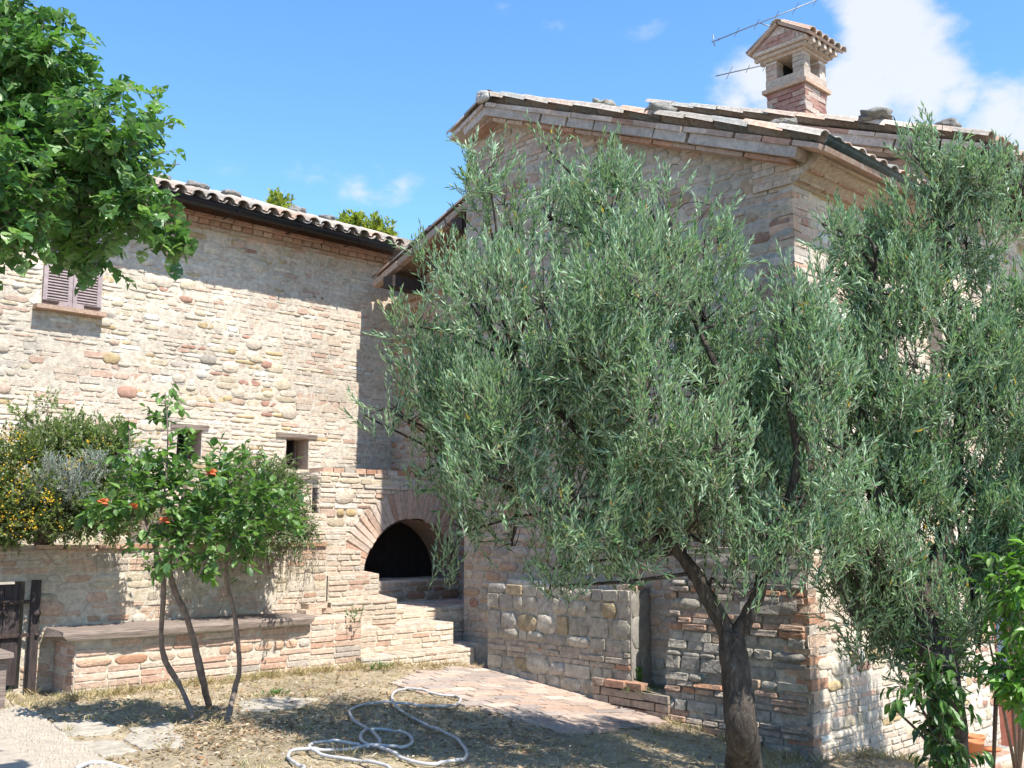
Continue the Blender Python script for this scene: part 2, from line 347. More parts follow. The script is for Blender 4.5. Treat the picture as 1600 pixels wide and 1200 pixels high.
def wall(mb, O, U, V, N, u0, u1, vb, vt, holes=(), spans=None, seed=1, brick=.35, pal=PAL_LEFT, bpal=BR_LEFT, stone_h=(.06, .12), cob=6, cobs=(.12, .28), dep=(.006, .02), mortar=MORTAR, joint=.008,
         sheet=True, cellmask=None, zone=None, jit=.06, step=.05, prange=(3.5, 6.9), mamp=.006, brick_len=(.16, .29)):
    """A masonry face: mortar skin plus every stone and brick as a raised shape. vb, vt numbers or functions of u."""
    R.seed(seed); O, U, V, N = map(Vector, (O, U, V, N))
    fb = vb if callable(vb) else (lambda u: vb); ft = vt if callable(vt) else (lambda u: vt)
    us = np.linspace(u0, u1, 40); vmin = min(fb(a) for a in us); vmax = max(ft(a) for a in us)
    if sheet:
        nu = max(2, int((u1 - u0) / step)); gu = list(np.linspace(u0, u1, nu + 1))
        for h in holes: gu += [h[0], h[2]]
        gu = sorted(set(round(a, 5) for a in gu if u0 - 1e-6 <= a <= u1 + 1e-6)); nv = max(2, int((vmax - vmin) / step))
        const = not (callable(vb) or callable(vt))
        gv = list(np.linspace(0, 1, nv + 1))
        if const:
            for h in holes: gv += [(h[1] - vmin) / (vmax - vmin), (h[3] - vmin) / (vmax - vmin)]
            gv = sorted(set(round(a, 5) for a in gv if -1e-6 <= a <= 1 + 1e-6))
        vs = []; uv = []
        for a in gu:
            b0, b1 = fb(a), ft(a)
            for t in gv:
                v = b0 + (b1 - b0) * t; edge = (a in (gu[0], gu[-1])) or t in (0, 1)
                d = 0 if edge else R.uniform(-mamp, mamp) + .004 * sin(a * 9 + v * 5) * sin(v * 11)
                vs.append(O + U * a + V * v + N * d); uv.append((a, v))
        m = len(gv); fs = []
        for i in range(len(gu) - 1):
            for j in range(m - 1):
                q = (i * m + j, (i + 1) * m + j, (i + 1) * m + j + 1, i * m + j + 1)
                cu = (uv[q[0]][0] + uv[q[1]][0]) / 2; cv = sum(uv[k][1] for k in q) / 4
                if any(h[0] < cu < h[2] and h[1] < cv < h[3] for h in holes): continue
                if cellmask and not cellmask(cu, cv): continue
                fs.append(q)
        mb.add(vs, fs, mortar, True)
        b = len(mb.c) - len(vs)
        for k in range(len(vs)):
            f = 1 + R.uniform(-.07, .07); mb.c[b + k] = tuple(x * f for x in mortar)
    v = vmin; isb = False; run = 0
    while v < vmax - .02:
        if run <= 0:
            isb = R.random() < brick; run = R.randint(1, 3)
        run -= 1
        h = R.uniform(.05, .062) if isb else R.uniform(*stone_h)
        h = min(h, vmax - v); p1, p2 = R.uniform(0, 6), R.uniform(0, 6); wav = .0 if isb else .008
        segs = spans(v, v + h) if spans else [(u0, u1)]
        for hh in holes:
            if hh[1] < v + h - .01 and hh[3] > v + .01: segs = sub_seg(segs, hh[0], hh[2])
        for s0, s1 in segs:
            u = s0
            while u < s1 - .03:
                zb = zone(u, v) if zone else None
                b_ = isb if zb is None else (R.random() < zb)
                wd = R.uniform(*brick_len) if b_ else R.uniform(.11, .34) * (1 if h > .07 else 1.2)
                if s1 - (u + wd) < .07: wd = s1 - u
                cu = u + wd / 2; cv = v + h / 2
                if fb(cu) + .01 < cv < ft(cu) - .015 and R.random() > .03:
                    dv = wav * sin(cu * 2.3 + p1) + wav * sin(cu * .9 + p2)
                    mb.stone(O + U * cu + V * (cv + dv), U, V, N, wd - 2 * joint * R.uniform(.6, 1.5), (h - joint * R.uniform(.7, 1.6)), R.uniform(*dep), 10, 8 if b_ else R.uniform(*prange), .03 if b_ else jit, pc(bpal if b_ else pal))
                u += wd
        v += h
    area = (u1 - u0) * (vmax - vmin)
    for _ in range(int(area * cob)):
        cu = R.uniform(u0, u1); cv = R.uniform(vmin, vmax); wd = R.uniform(*cobs); h = wd * R.uniform(.42, .75)
        if not (fb(cu) + h / 2 < cv < ft(cu) - h / 2) or cu - wd / 2 < u0 or cu + wd / 2 > u1: continue
        if any(hh[0] - wd / 2 - .03 < cu < hh[2] + wd / 2 + .03 and hh[1] - h / 2 - .03 < cv < hh[3] + h / 2 + .03 for hh in holes): continue
        if cellmask and not all(cellmask(cu + a * wd * .6, cv + b * h * .6) for a in (-1, 1) for b in (-1, 1)): continue
        if zone and zone(cu, cv) is not None and R.random() < zone(cu, cv) * 1.1: continue
        mb.stone(O + U * cu + V * cv, U, V, N, wd, h, R.uniform(.6, 1.1) * max(dep[1], .016), 13, R.uniform(2.4, 4), .09, pc(pal))
def brick_row(mb, O, U, V, N, L, h, d, blen=.27, pal=PAL_BRICK, j=.004, gap=.008, depth0=-.1):
    u = R.uniform(-.12, 0)
    while u < L - .01:
        a, b = max(u, 0), min(u + blen * R.uniform(.9, 1.08), L)
        if b - a > .02: mb.obox(O, U, V, N, (a, b - gap), (0, h - gap), (depth0, d + R.uniform(-.004, .006)), pc(pal), j)
        u += blen
def tile(mb, P, S, A, N, L, r0, r1, convex=True, col=(.4, .28, .2), n=6, th=.014):
    """half-pipe roof tile from P (lower end) up S"""
    P, S, A, N = map(Vector, (P, S, A, N)); vs = []; sg = 1 if convex else -1
    for rr in (0, th):
        for t, r in ((0, r0), (L, r1)):
            for q in range(n + 1):
                an = pi * q / n; r_ = r - rr if convex else r - rr
                vs.append(P + S * t + A * cos(an) * r_ + N * (sin(an) * r_ * sg * .8))
    k = n + 1; fs = []
    for q in range(n):
        fs.append((q, q + 1, k + q + 1, k + q)); fs.append((2 * k + q + 1, 2 * k + q, 3 * k + q, 3 * k + q + 1)); fs.append((q + 1, q, 2 * k + q, 2 * k + q + 1))
    for e in (0, n): fs.append((e, k + e, 3 * k + e, 2 * k + e))
    mb.add(vs, fs, col, True)
PAL_TILE = [(4, (.38, .30, .245)), (3, (.44, .365, .30)), (3, (.33, .29, .25)), (2.5, (.30, .29, .265)), (1, (.42, .29, .215))]
def tile_roof(mb, O, A, S, N, width, rows, pitch=.205, L=.43, ex=.34, seed=1, jit=.012, pans=True):
    R.seed(seed); O, A, S, N = map(Vector, (O, A, S, N)); n = int(width / pitch)
    for i in range(n + 1):
        for r in range(rows):
            j = lambda k=jit: R.uniform(-k, k)
            tile(mb, O + A * (i * pitch + j()) + S * (r * ex + j(.02)) + N * (.055 + j(.008)), (S + N * (.05 + j(.02)) + A * j(.02)).normalized(), A, N, L, .088, .07, True, pc(PAL_TILE, .2))
            if pans: tile(mb, O + A * ((i + .5) * pitch + j()) + S * (r * ex + j(.02)) + N * .07, (S + N * .045).normalized(), A, N, L, .075, .085, False, pc(PAL_TILE, .2), 4)
X, Y, Z = Vector((1, 0, 0)), Vector((0, 1, 0)), Vector((0, 0, 1))
def halfpipe(mb, pts_a, pts_b, r, col=(.5, .5, .5), n=8, th=.006, tilt=0):
    a, b = Vector(pts_a), Vector(pts_b); t = (b - a).normalized(); s = t.cross(Z).normalized(); vs = []
    for rr in (r, r - th):
        for p in (a, b):
            for q in range(n + 1):
                an = pi + pi * q / n; vs.append(p + s * cos(an) * rr + Z * sin(an) * rr)
    k = n + 1; fs = []
    for q in range(n):
        fs += [(q, q + 1, k + q + 1, k + q), (2 * k + q + 1, 2 * k + q, 3 * k + q, 3 * k + q + 1), (q + 1, q, 2 * k + q, 2 * k + q + 1), (k + q, k + q + 1, 3 * k + q + 1, 3 * k + q)]
    for e in (0, n): fs.append((e, k + e, 3 * k + e, 2 * k + e))
    mb.add(vs, fs, col, True)

def poly_block(mb, poly, z0, z1, edges, st=None, top=None, seed=1, topcol=None, bl=.26, bw=.125, ang=0.0, tdep=(.004, .012), plain=(.36, .3, .24)):
    """Masonry block on a plan polygon (counter-clockwise). edges: indices faced with stones; top: palette of bricks laid on it."""
    n = len(poly); st = st or {}
    for i in range(n):
        a, b = Vector((*poly[i], 0)), Vector((*poly[(i + 1) % n], 0)); d = b - a; L = d.length; U = d / L; Nn = Vector((U.y, -U.x, 0))
        if i in edges: wall(mb, a, U, Z, Nn, 0, L, z0, z1, seed=seed + i, **st)
        else: mb.quad(a + Z * z0, b + Z * z0, b + Z * z1, a + Z * z1, plain)
    mb.add([(x, y, z1) for x, y in poly], [tuple(range(n))], topcol or MORTAR)
    if top:
        R.seed(seed + 50); U = Vector((cos(ang), sin(ang), 0)); V = Vector((-sin(ang), cos(ang), 0)); P = [Vector((*p, 0)) for p in poly]
        us = [p.dot(U) for p in P]; vs_ = [p.dot(V) for p in P]; v = min(vs_) + bw / 2; r = 0
        while v < max(vs_):
            u = min(us) - R.uniform(0, bl)
            while u < max(us):
                for fa, fb_ in ((0, 1),) if all(inside(np.array([(U * (u + bl * e) + V * (v + bw * g)).x]), np.array([(U * (u + bl * e) + V * (v + bw * g)).y]), poly)[0] for e in (.06, .94) for g in (-.42, .42)) else ((0, .5), (.5, 1)):
                    l_ = bl * (fb_ - fa); c = U * (u + bl * (fa + fb_) / 2) + V * v
                    if all(inside(np.array([(c + U * l_ * e + V * bw * g).x]), np.array([(c + U * l_ * e + V * bw * g).y]), poly)[0] for e in (-.4, .4) for g in (-.4, .4)):
                        mb_c = c + Z * z1; mb.stone(mb_c, U, V, Z, l_ - .014, bw - .014, R.uniform(*tdep), 10, 8, .02, pc(top, .15))
                u += bl
            v += bw

# ================================================================== GROUND
def sheet_xy(xs, ys, f, col):
    gx, gy = np.meshgrid(xs, ys, indexing='ij'); V = np.stack([gx, gy, f(gx, gy)], -1).reshape(-1, 3); m = len(ys)
    i, j = np.meshgrid(np.arange(len(xs) - 1), np.arange(m - 1), indexing='ij'); q = (i * m + j).ravel()
    return V, np.stack([q, q + m, q + m + 1, q + 1], -1)
xs = np.concatenate([[-900, -300, -100, -40, -15, -6, -2], np.arange(0, 13, .07), [14, 18, 30, 80, 300, 900]])
ys = np.concatenate([[-900, -300, -100, -40, -15, -6, -2, 0], np.arange(1, 10.5, .07), [12, 18, 30, 80, 300, 900]])
V, F = sheet_xy(xs, ys, lambda x, y: terr(x, y) + rng.normal(scale=.006, size=x.shape) * ((x > 0) & (x < 13) & (y > 1) & (y < 10.5)), None)
np_mesh('ground', V, F, (.3, .24, .16), M['ground'], smooth=True, kind='structure')

# brick paving in front of the pier
PAVE = [gp(*p) for p in [(612, 1068), (660, 1052), (740, 1040), (766, 1038), (935, 1080), (1034, 1112), (1040, 1122), (1010, 1136), (950, 1143), (898, 1147), (850, 1140), (800, 1122), (765, 1112), (700, 1088), (640, 1080)]]
pavp = [(p.x, p.y) for p in PAVE]
mb = MB(); R.seed(5)
gx = np.arange(4.8, 7.9, .06); gy = np.arange(4.6, 8.6, .06)
for x in gx:
    for y in gy:
        if inside(np.array([x + .03]), np.array([y + .03]), pavp)[0]:
            mb.add([(a, b, float(terr(a, b)) + .012) for a, b in ((x, y), (x + .06, y), (x + .06, y + .06), (x, y + .06))], [(0, 1, 2, 3)], (.40, .34, .28), True)
v = 4.6; r = 0
while v < 8.6:
    u = 4.5 + (r % 2) * .17 + R.uniform(-.03, .03)
    while u < 8:
        cx, cy = u + .16, v + .07
        if inside(np.array([cx]), np.array([cy]), pavp)[0]:
            e = .05; n_ = Vector((-(float(terr(cx + e, cy)) - float(terr(cx - e, cy))) / (2 * e), -(float(terr(cx, cy + e)) - float(terr(cx, cy - e))) / (2 * e), 1)).normalized()
            U_ = (X - n_ * X.dot(n_)).normalized(); V_ = n_.cross(U_)
            mb.stone((cx, cy, float(terr(cx, cy)) + .014), U_, V_, n_, .325 - R.uniform(.012, .02), .142 - R.uniform(.01, .018), R.uniform(.006, .014), 12, 9, .012, pc([(3, (.40, .285, .22)), (3, (.36, .28, .23)), (2, (.30, .25, .22)), (1.6, (.43, .335, .27)), (1, (.46, .39, .32))], .1))
        u += .325
    v += .142; r += 1
mb.build('brick_paving', M['masonry'], kind='structure')

# concrete path at bottom left with a pebble edge
PP = [gp(*p) for p in [(-30, 1082), (0, 1095), (60, 1122), (112, 1165), (165, 1196), (230, 1235), (300, 1290)]]
mb = MB(); R.seed(9)
for i in range(len(PP) - 1):
    a, b = PP[i], PP[i + 1]
    mb.quad(a + Z * .03, b + Z * .03, Vector((b.x - 3.2, b.y, .03)), Vector((a.x - 3.2, a.y, .03)), (.44, .38, .29))
    mb.quad(b + Z * .03, a + Z * .03, a - Z * .05, b - Z * .05, (.4, .36, .3))
    d = b - a; L = d.length
    for _ in range(int(L * 260)):
        t = R.random(); q = a + d * t + Vector((-R.uniform(0, .34) ** 1, R.uniform(-.05, .05), .03)); s_ = R.uniform(.012, .034)
        mb.stone(q, X, Y, Z, s_, s_ * R.uniform(.7, 1), s_ * .4, 7, 2.2, .1, pc([(3, (.5, .48, .45)), (2, (.36, .35, .34)), (2, (.55, .5, .42)), (1, (.3, .26, .22))]))
mb.build('path', M['path'], kind='structure')

# flagstones let into the dry ground
FL = [([(372, 1098), (430, 1090), (500, 1094), (470, 1106), (405, 1116), (380, 1112)], 'grey flagstone sunk in dry ground in front of the brick bench'),
      ([(205, 1140), (262, 1129), (276, 1146), (290, 1168), (225, 1172), (192, 1160)], 'squarish grey flagstone left of the rose stems'),
      ([(78, 1132), (150, 1126), (185, 1140), (170, 1150), (100, 1152)], 'pale flagstone beside the pebble path edge'),
      ([(110, 1162), (180, 1158), (215, 1176), (160, 1184), (125, 1178)], 'flat pale flagstone nearest the pebble path edge')]
for k, (pp, lab) in enumerate(FL):
    P = [gp(*p) for p in pp]; R.seed(k); ctr = sum(P, Vector()) / len(P); mb = MB(); n = len(P)
    ring = [P[q] + (P[(q + 1) % n] - P[q]) * t for q in range(n) for t in (0, .25, .5, .75)]; ring = [p + Vector((R.uniform(-.022, .022), R.uniform(-.022, .022), 0)) for p in ring]; m = len(ring)
    vs = [p - Z * .03 for p in ring] + [p + Z * .006 for p in ring] + [ctr + (p - ctr) * .965 + Z * (.012 + R.uniform(-.003, .003)) for p in ring] + [ctr + Z * .013]
    fs = [(q + o, (q + 1) % m + o, (q + 1) % m + m + o, q + m + o) for o in (0, m) for q in range(m)] + [(2 * m + q, 2 * m + (q + 1) % m, 3 * m) for q in range(m)]
    mb.add(vs, fs, (.28, .26, .23)); tag(mb.build('flagstone', M['slab']), lab, 'flagstone', 'flagstones in the dry ground')

# ================================================================== LEFT HOUSE WING
Yw = 11.7
H = thing('stone_house', 'long sunlit stone house wing with louvred shutters, black gutter and tiled roof', 'house', (4, Yw, 1.1))
SH = (3.947, 3.818, 4.61, 4.699); W1 = (5.617, 2.198, 5.934, 2.552); W2 = (7.124, 2.133, 7.467, 2.535)
mb = MB()
wall(mb, (0, Yw, 0), X, Z, -Y, 1.2, 8.83, .9, 5.17, holes=[SH, W1, W2], seed=21, brick=.5, cob=9, cobs=(.1, .25), dep=(-.001, .0085), stone_h=(.045, .095), mamp=.008,
     zone=lambda u, v: .88 if u > 7.6 + .4 * sin(v * 5) else (.8 if 7.0 < u and v > 3.5 else (.9 if sin(u * 1.7 + .6) * sin(v * 2.3 + 1.1) + .4 * sin(u * 4.1 + v * 3) > .35 else .12)))
mb.quad((-4, Yw, .9), (1.2, Yw, .9), (1.2, Yw, 5.2), (-4, Yw, 5.2), MORTAR)
mb.quad((-4, Yw + 4, .9), (-4, Yw, .9), (-4, Yw, 5.2), (-4, Yw + 4, 5.2), MORTAR)
for (a, b, c, d), dp in ((SH, .1), (W1, .3), (W2, .3)):      # reveals
    for p, q in (((a, b), (c, b)), ((c, b), (c, d)), ((c, d), (a, d)), ((a, d), (a, b))):
        mb.quad((p[0], Yw, p[1]), (q[0], Yw, q[1]), (q[0], Yw + dp, q[1]), (p[0], Yw + dp, p[1]), (.42, .33, .26))
mb.build('wall', M['masonry'], H)
# shutters
sx0, sz0, sx1, sz1 = SH; sxm = (sx0 + sx1) / 2
for left, x0, x1 in ((True, sx0 + .005, sxm - .003), (False, sxm + .003, sx1 - .005)):
    mb = MB(); y0 = Yw - .02; c = (.33, .25, .25); zm = sz0 + .49; zt = sz1 - .005; zb = sz0 + .005
    for lo, hi in (((x0, y0, zb), (x0 + .048, y0 + .04, zt)), ((x1 - .048, y0, zb), (x1, y0 + .04, zt)), ((x0 + .048, y0, zb), (x1 - .048, y0 + .04, zb + .075)), ((x0 + .048, y0, zt - .07), (x1 - .048, y0 + .04, zt)), ((x0 + .048, y0, zm - .03), (x1 - .048, y0 + .04, zm + .03))):
        mb.box(lo, hi, c)
    for za, zz in ((zb + .075, zm - .03), (zm + .03, zt - .07)):
        z = za + .012
        while z < zz - .02:
            mb.add([(x0 + .045, y0 + .004, z), (x1 - .045, y0 + .004, z), (x1 - .045, y0 + .034, z + .024), (x0 + .045, y0 + .034, z + .024), (x0 + .045, y0 + .004, z + .008), (x1 - .045, y0 + .004, z + .008), (x1 - .045, y0 + .034, z + .032), (x0 + .045, y0 + .034, z + .032)],
                   [(0, 3, 2, 1), (4, 5, 6, 7), (0, 1, 5, 4), (2, 3, 7, 6)], c); z += .033
    sh = mb.build('shutter', M['shutter'], H)
    mb = MB(); mb.box((x0 + (0 if left else .13), y0 - .035, zb + .04), (x0 + (.17 if left else .31), y0 - .001, zb + .062), (.05, .04, .04)); mb.build('shutter_catch', M['iron'], sh)
mb = MB(); mb.box((sx0 - .09, Yw - .145, sz0 - .05), (sx1 + .02, Yw + .08, sz0 - .002), (.42, .29, .21), .003); mb.build('window_sill', M['masonry'], H)
for (a, b, c, d), lx in ((W1, (5.524, 6.013)), (W2, (6.97, 7.584))):
    mb = MB(); mb.box((lx[0], Yw - .025, d + .002), (lx[1], Yw + .25, d + .062), (.25, .2, .165), .004); mb.build('lintel', M['wood'], H)
    mb = MB(); mb.quad((a, Yw + .3, b), (c, Yw + .3, b), (c, Yw + .3, d), (a, Yw + .3, d), (.01, .01, .01)); wn_ = mb.build('window', M['black'], H)
    mb = MB()
    for k in (.3, .62): mb.box((a + (c - a) * k - .006, Yw + .16, b), (a + (c - a) * k + .006, Yw + .172, d), (.05, .05, .05))
    mb.box((a, Yw + .16, b + .09), (c, Yw + .172, b + .1), (.05, .05, .05)); mb.build('bars', M['iron'], wn_)
    mb = MB(); mb.box((a + .02, Yw + .26, b), (a + .05, Yw + .29, d)); mb.box((c - .05, Yw + .26, b), (c - .02, Yw + .29, d)); mb.box((a + .05, Yw + .26, b), (c - .05, Yw + .29, b + .03)); mb.build('window_frame', M['wood'], wn_)
# eave cornice, gutter, roof
mb = MB(); R.seed(3)
brick_row(mb, (-1, Yw, 5.091), X, Z, -Y, 9.83, .055, .025, .27, [(3, (.44, .31, .23)), (2, (.48, .38, .3))])
u = -1
while u < 8.7: mb.obox((u, Yw, 5.154), X, Z, -Y, (0, .13), (0, .055), (-.1, .07), pc([(3, (.44, .29, .21)), (2, (.48, .36, .28))]), .004); u += .15
brick_row(mb, (-1, Yw, 5.217), X, Z, -Y, 9.83, .05, .13, .27, [(3, (.42, .27, .2)), (2, (.46, .34, .26))])
mb.quad((-1, Yw + .02, 5.1), (8.83, Yw + .02, 5.1), (8.83, Yw + .02, 5.46), (-1, Yw + .02, 5.46), (.3, .2, .15))
mb.build('eave_cornice', M['masonry'], H)
SA = Vector((0, .937, .349)); NA = Vector((0, -.349, .937))
mb = MB(); mb.obox((-4, 11.32, 5.27), X, SA, NA, (0, 13.0), (0, 4.0), (0, .035), (.33, .22, .16)); mb.quad((-4, 15.0, 6.66), (8.7, 15.0, 6.66), (8.7, 19, 5.2), (-4, 19, 5.2), (.33, .22, .16))
rf = mb.build('roof', M['terracotta'], H)
mb = MB(); tile_roof(mb, (1.4, 11.24, 5.30), X, SA, NA, 7.2, 8, seed=31, jit=.018)
R.seed(44)
for k in range(15): tile(mb, Vector((1.4 + k * .48, 13.85, 6.30 + R.uniform(-.02, .03))), (X + Z * R.uniform(-.03, .03)).normalized(), Y, Z, .5, .13, .115, True, pc(PAL_TILE))
mb.build('roof_tiles', M['terracotta'], rf)
mb = MB(); halfpipe(mb, (-1, 11.23, 5.32), (8.45, 11.23, 5.285), .078, (.02, .02, .02)); gt = mb.build('gutter', M['gutter_black'], H)
for k in range(9): mb = MB(); mb.box((.5 + k * .92, 11.15, 5.225), (.52 + k * .92, 11.6, 5.233)); mb.build('gutter_bracket', M['gutter_black'], gt)

def rock(name, c, s, label, group, seed, col=(.24, .23, .21), m='old_masonry', flat=.7):
    import bmesh
    bm = bmesh.new(); bmesh.ops.create_icosphere(bm, subdivisions=3, radius=1); r_ = random.Random(seed); k = [Vector((r_.uniform(-1, 1), r_.uniform(-1, 1), r_.uniform(-1, 1))) for _ in range(9)]
    for v in bm.verts:
        d = 1.0
        for q, a in enumerate(k): d += .085 * sin(v.co.dot(a) * (2 + q * 1.3) + q)
        v.co = Vector((v.co.x * s[0] * d, v.co.y * s[1] * d, v.co.z * s[2] * d))
        v.co += Vector(c)
    me = bpy.data.meshes.new(name); bm.to_mesh(me); bm.free()
    for p in me.polygons: p.use_smooth = True
    ca = me.color_attributes.new('Col', 'FLOAT_COLOR', 'POINT')
    for d in ca.data: d.color = (*col, 1)
    return tag(link(name, me, M[m]), label, 'stone', group)
def roofA(x, y): return 5.31 + (y - 11.24) * .3725 + .1
for k, (x, y, s, lab) in enumerate([(5.328, 11.84, (0.12, 0.09, 0.056), 'lichened stone on left roof nearest the linden leaves'), (5.817, 11.89, (0.14, 0.09, 0.050), 'long grey stone on left roof above the shutter side of the eaves'), (6.361, 12.0, (0.12, 0.10, 0.062), 'rounded grey stone midway along the left roof'),
                                 (7.503, 12.22, (0.13, 0.10, 0.062), 'pale lichened stone on left roof below the lone treetop'), (8.101, 12.33, (0.14, 0.11, 0.056), 'rough dark stone on left roof near the gable roof')]):
    rock('roof_stone', (x, y, roofA(x, y) + .03), s, lab, 'stones weighing down the roof tiles', 60 + k)

# ================================================================== GABLE HOUSE
Xm = 7.85; Yc = 4.6; YL = 8.98
G = thing('gable_house', 'shaded stone gable house behind the olive trees with brick verge and chimney', 'house', (Xm, 6.8, 0))
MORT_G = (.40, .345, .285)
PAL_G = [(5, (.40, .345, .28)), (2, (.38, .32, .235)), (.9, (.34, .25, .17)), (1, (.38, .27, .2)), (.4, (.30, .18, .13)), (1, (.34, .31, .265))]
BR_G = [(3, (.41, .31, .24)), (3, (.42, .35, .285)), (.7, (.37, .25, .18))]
def roofz(y): return 4.6 + .4 * (y - 4.15) if y < 8.4 else 6.3 - .4 * (y - 8.4)
mb = MB()
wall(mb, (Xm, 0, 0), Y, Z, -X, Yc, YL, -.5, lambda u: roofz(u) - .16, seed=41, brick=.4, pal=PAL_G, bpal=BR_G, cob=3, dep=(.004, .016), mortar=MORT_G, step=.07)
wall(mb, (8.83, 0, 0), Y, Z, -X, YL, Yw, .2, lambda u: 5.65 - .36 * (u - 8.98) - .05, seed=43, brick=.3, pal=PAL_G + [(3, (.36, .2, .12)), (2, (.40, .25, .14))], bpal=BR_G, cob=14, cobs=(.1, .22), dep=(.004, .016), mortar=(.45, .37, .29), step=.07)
mb.quad((8.8, Yw - .02, 3.5), (11.2, Yw - .02, 3.5), (11.2, Yw - .02, 5.6), (8.8, Yw - .02, 5.6), MORT_G); mb.quad((Xm, YL, -.3), (11, YL, -.3), (11, YL, 6.0), (Xm, YL, 6.0), MORT_G)
mb.build('gable_wall', M['masonry'], G)
mb = MB(); BT = 2.3; sb = .074
wall(mb, (0, Yc, 0), X, Z, -Y, Xm, 10.45, BT, 4.4, seed=45, brick=.5, cob=2, dep=(.002, .014), step=.07, prange=(4.5, 8))
Vs_ = Vector((0, sb, 1)).normalized(); Ns_ = Vector((0, -1, sb)).normalized(); k_ = sqrt(1 + sb * sb)
xl = lambda v: Xm - .13 * (BT - (-1.3 + v / k_))
wall(mb, (0, Yc - sb * (BT + 1.3), -1.3), X, Vs_, Ns_, 7.4, 10.45, 0, (BT + 1.3) * k_, spans=lambda a, b: [(xl((a + b) / 2) + .1, 10.45)], cellmask=lambda u, v: u > xl(v), seed=46, brick=.5, cob=2, dep=(.003, .018), step=.06, prange=(4.5, 8))
mb.build('side_wall', M['masonry'], G)
# battered foot of the gable
mb = MB(); sl = .13; kb = sqrt(1 + sl * sl); Vb = Vector((sl, 0, 1)).normalized(); Nb = Vector((-1, 0, sl)).normalized()
xb = lambda z: Xm - sl * (BT - z)
PAL_BUT = [(4, (.38, .34, .285)), (3, (.43, .385, .315)), (1.5, (.32, .29, .25)), (.8, (.40, .30, .22))]
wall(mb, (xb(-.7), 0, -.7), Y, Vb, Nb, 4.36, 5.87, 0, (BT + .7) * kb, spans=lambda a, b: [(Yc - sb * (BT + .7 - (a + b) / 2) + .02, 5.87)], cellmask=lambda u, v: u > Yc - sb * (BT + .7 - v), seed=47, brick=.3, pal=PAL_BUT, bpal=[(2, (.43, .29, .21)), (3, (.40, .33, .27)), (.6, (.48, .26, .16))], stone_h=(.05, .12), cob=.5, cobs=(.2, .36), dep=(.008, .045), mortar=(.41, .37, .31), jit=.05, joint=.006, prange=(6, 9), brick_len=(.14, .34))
mb.add([(xb(-.7), 5.87, -.7), (Xm, 5.87, -.7), (Xm, 5.87, BT)], [(0, 1, 2)], MORT_G)
R.seed(48); z = -.62; k = 0
while z < BT:                                           # corner quoins
    la, lb = (.26, .13) if k % 2 else (.13, .24); x_, y_ = xb(z) - .012, Yc - sb * (BT - z) - .012
    h = R.uniform(.06, .1); mb.box((x_, y_, z), (x_ + la, y_ + lb, z + h - .012), pc([(3, (.50, .36, .26)), (2, (.46, .40, .32)), (1.5, (.48, .27, .17))]), .008); z += h; k += 1
mb.build('buttress', M['old_masonry'], G)
mb = MB(); R.seed(49); z = BT; k = 0
while z < 4.38:
    la, lb = (.26, .13) if k % 2 else (.13, .24); h = R.uniform(.06, .085); mb.box((Xm - .012, Yc - .012, z), (Xm + la, Yc + lb, z + h - .01), pc(PAL_BRICK), .006); z += h; k += 1
mb.build('quoins', M['masonry'], G)
# eave cornice with its corbelled end on the gable
mb = MB(); R.seed(50); z = 4.38
BG = [(3, (.46, .36, .28)), (2, (.42, .30, .22)), (2, (.48, .41, .34))]
while z < 4.92:
    ya = max(4.27 + max(0, (4.56 - z) * 1.7), 4.15 + (z + .066 - 4.44) / .4)
    if ya < 4.96: brick_row(mb, (Xm - .035, ya, z), Y, Z, -X, 4.98 - ya, .066, .0, .26, BG, .003, .007)
    z += .066
mb.add([(Xm - .03, 4.98, 4.38), (Xm - .03, 4.58, 4.38), (Xm - .03, 4.29, 4.55), (Xm - .03, 4.29, 4.6), (Xm - .03, 4.98, 4.88), (10.45, 4.98, 4.38), (10.45, 4.58, 4.38), (10.45, 4.29, 4.55), (10.45, 4.29, 4.6), (10.45, 4.98, 4.88)],
       [(0, 1, 2, 3, 4), (1, 0, 5, 6), (2, 1, 6, 7), (3, 2, 7, 8)], (.40, .33, .26))
for q in range(3): brick_row(mb, (Xm, Yc - .0, 4.395 + q * .066), X, Z, -Y, 2.6, .066, .09 + q * .1, .26, [(2, (.40, .26, .18)), (2, (.42, .33, .24))])
mb.build('eave_cornice', M['masonry'], G)
SR = Vector((0, .9285, .3714)); NR = Vector((0, -.3714, .9285)); SL = Vector((0, -.9285, .3714)); NL = Vector((0, .3714, .9285))
VB = [(3, (.42, .33, .27)), (2, (.38, .27, .21)), (2, (.45, .38, .32)), (1, (.36, .21, .15))]
def verge(mb, P, S, N, L, x0, x1, seed, deep=.0):
    """bricks laid flat up the slope as the gable verge; P: eave end under the tiles"""
    R.seed(seed)
    brick_row(mb, P - N * .055 + X * 0, S, N, -X, L, .055, 0, .31, VB, .003, .006, -.35)
    brick_row(mb, P - N * .15 + X * .02 + S * .22, S, N, -X, L - .22, .095, 0, .42, [(3, (.41, .35, .3)), (1, (.40, .33, .28))], .001, .001, -.3)
    brick_row(mb, P - N * .195 + X * .09 + S * .3, S, N, -X, L - .3, .045, 0, .28, [(3, (.42, .25, .18)), (2, (.42, .32, .26))], .003, .006, -.25)
mb = MB(); mb.obox((7.66, 4.15, 4.575), X, SR, NR, (0, 2.7), (0, 4.58), (-.05, -.005), (.33, .22, .16)); mb.obox((7.66, 9.03, 6.025), X, SL, NL, (0, 3), (0, .68), (-.05, -.005), (.33, .22, .16))
rg = mb.build('roof', M['terracotta'], G)
mb = MB(); tile_roof(mb, (7.69, 4.19, 4.6), X, SR, NR, 2.5, 12, ex=.385, L=.46, seed=51, jit=.007); tile_roof(mb, (7.69, 9.05, 6.03), X, SL, NL, 2.5, 2, seed=52)
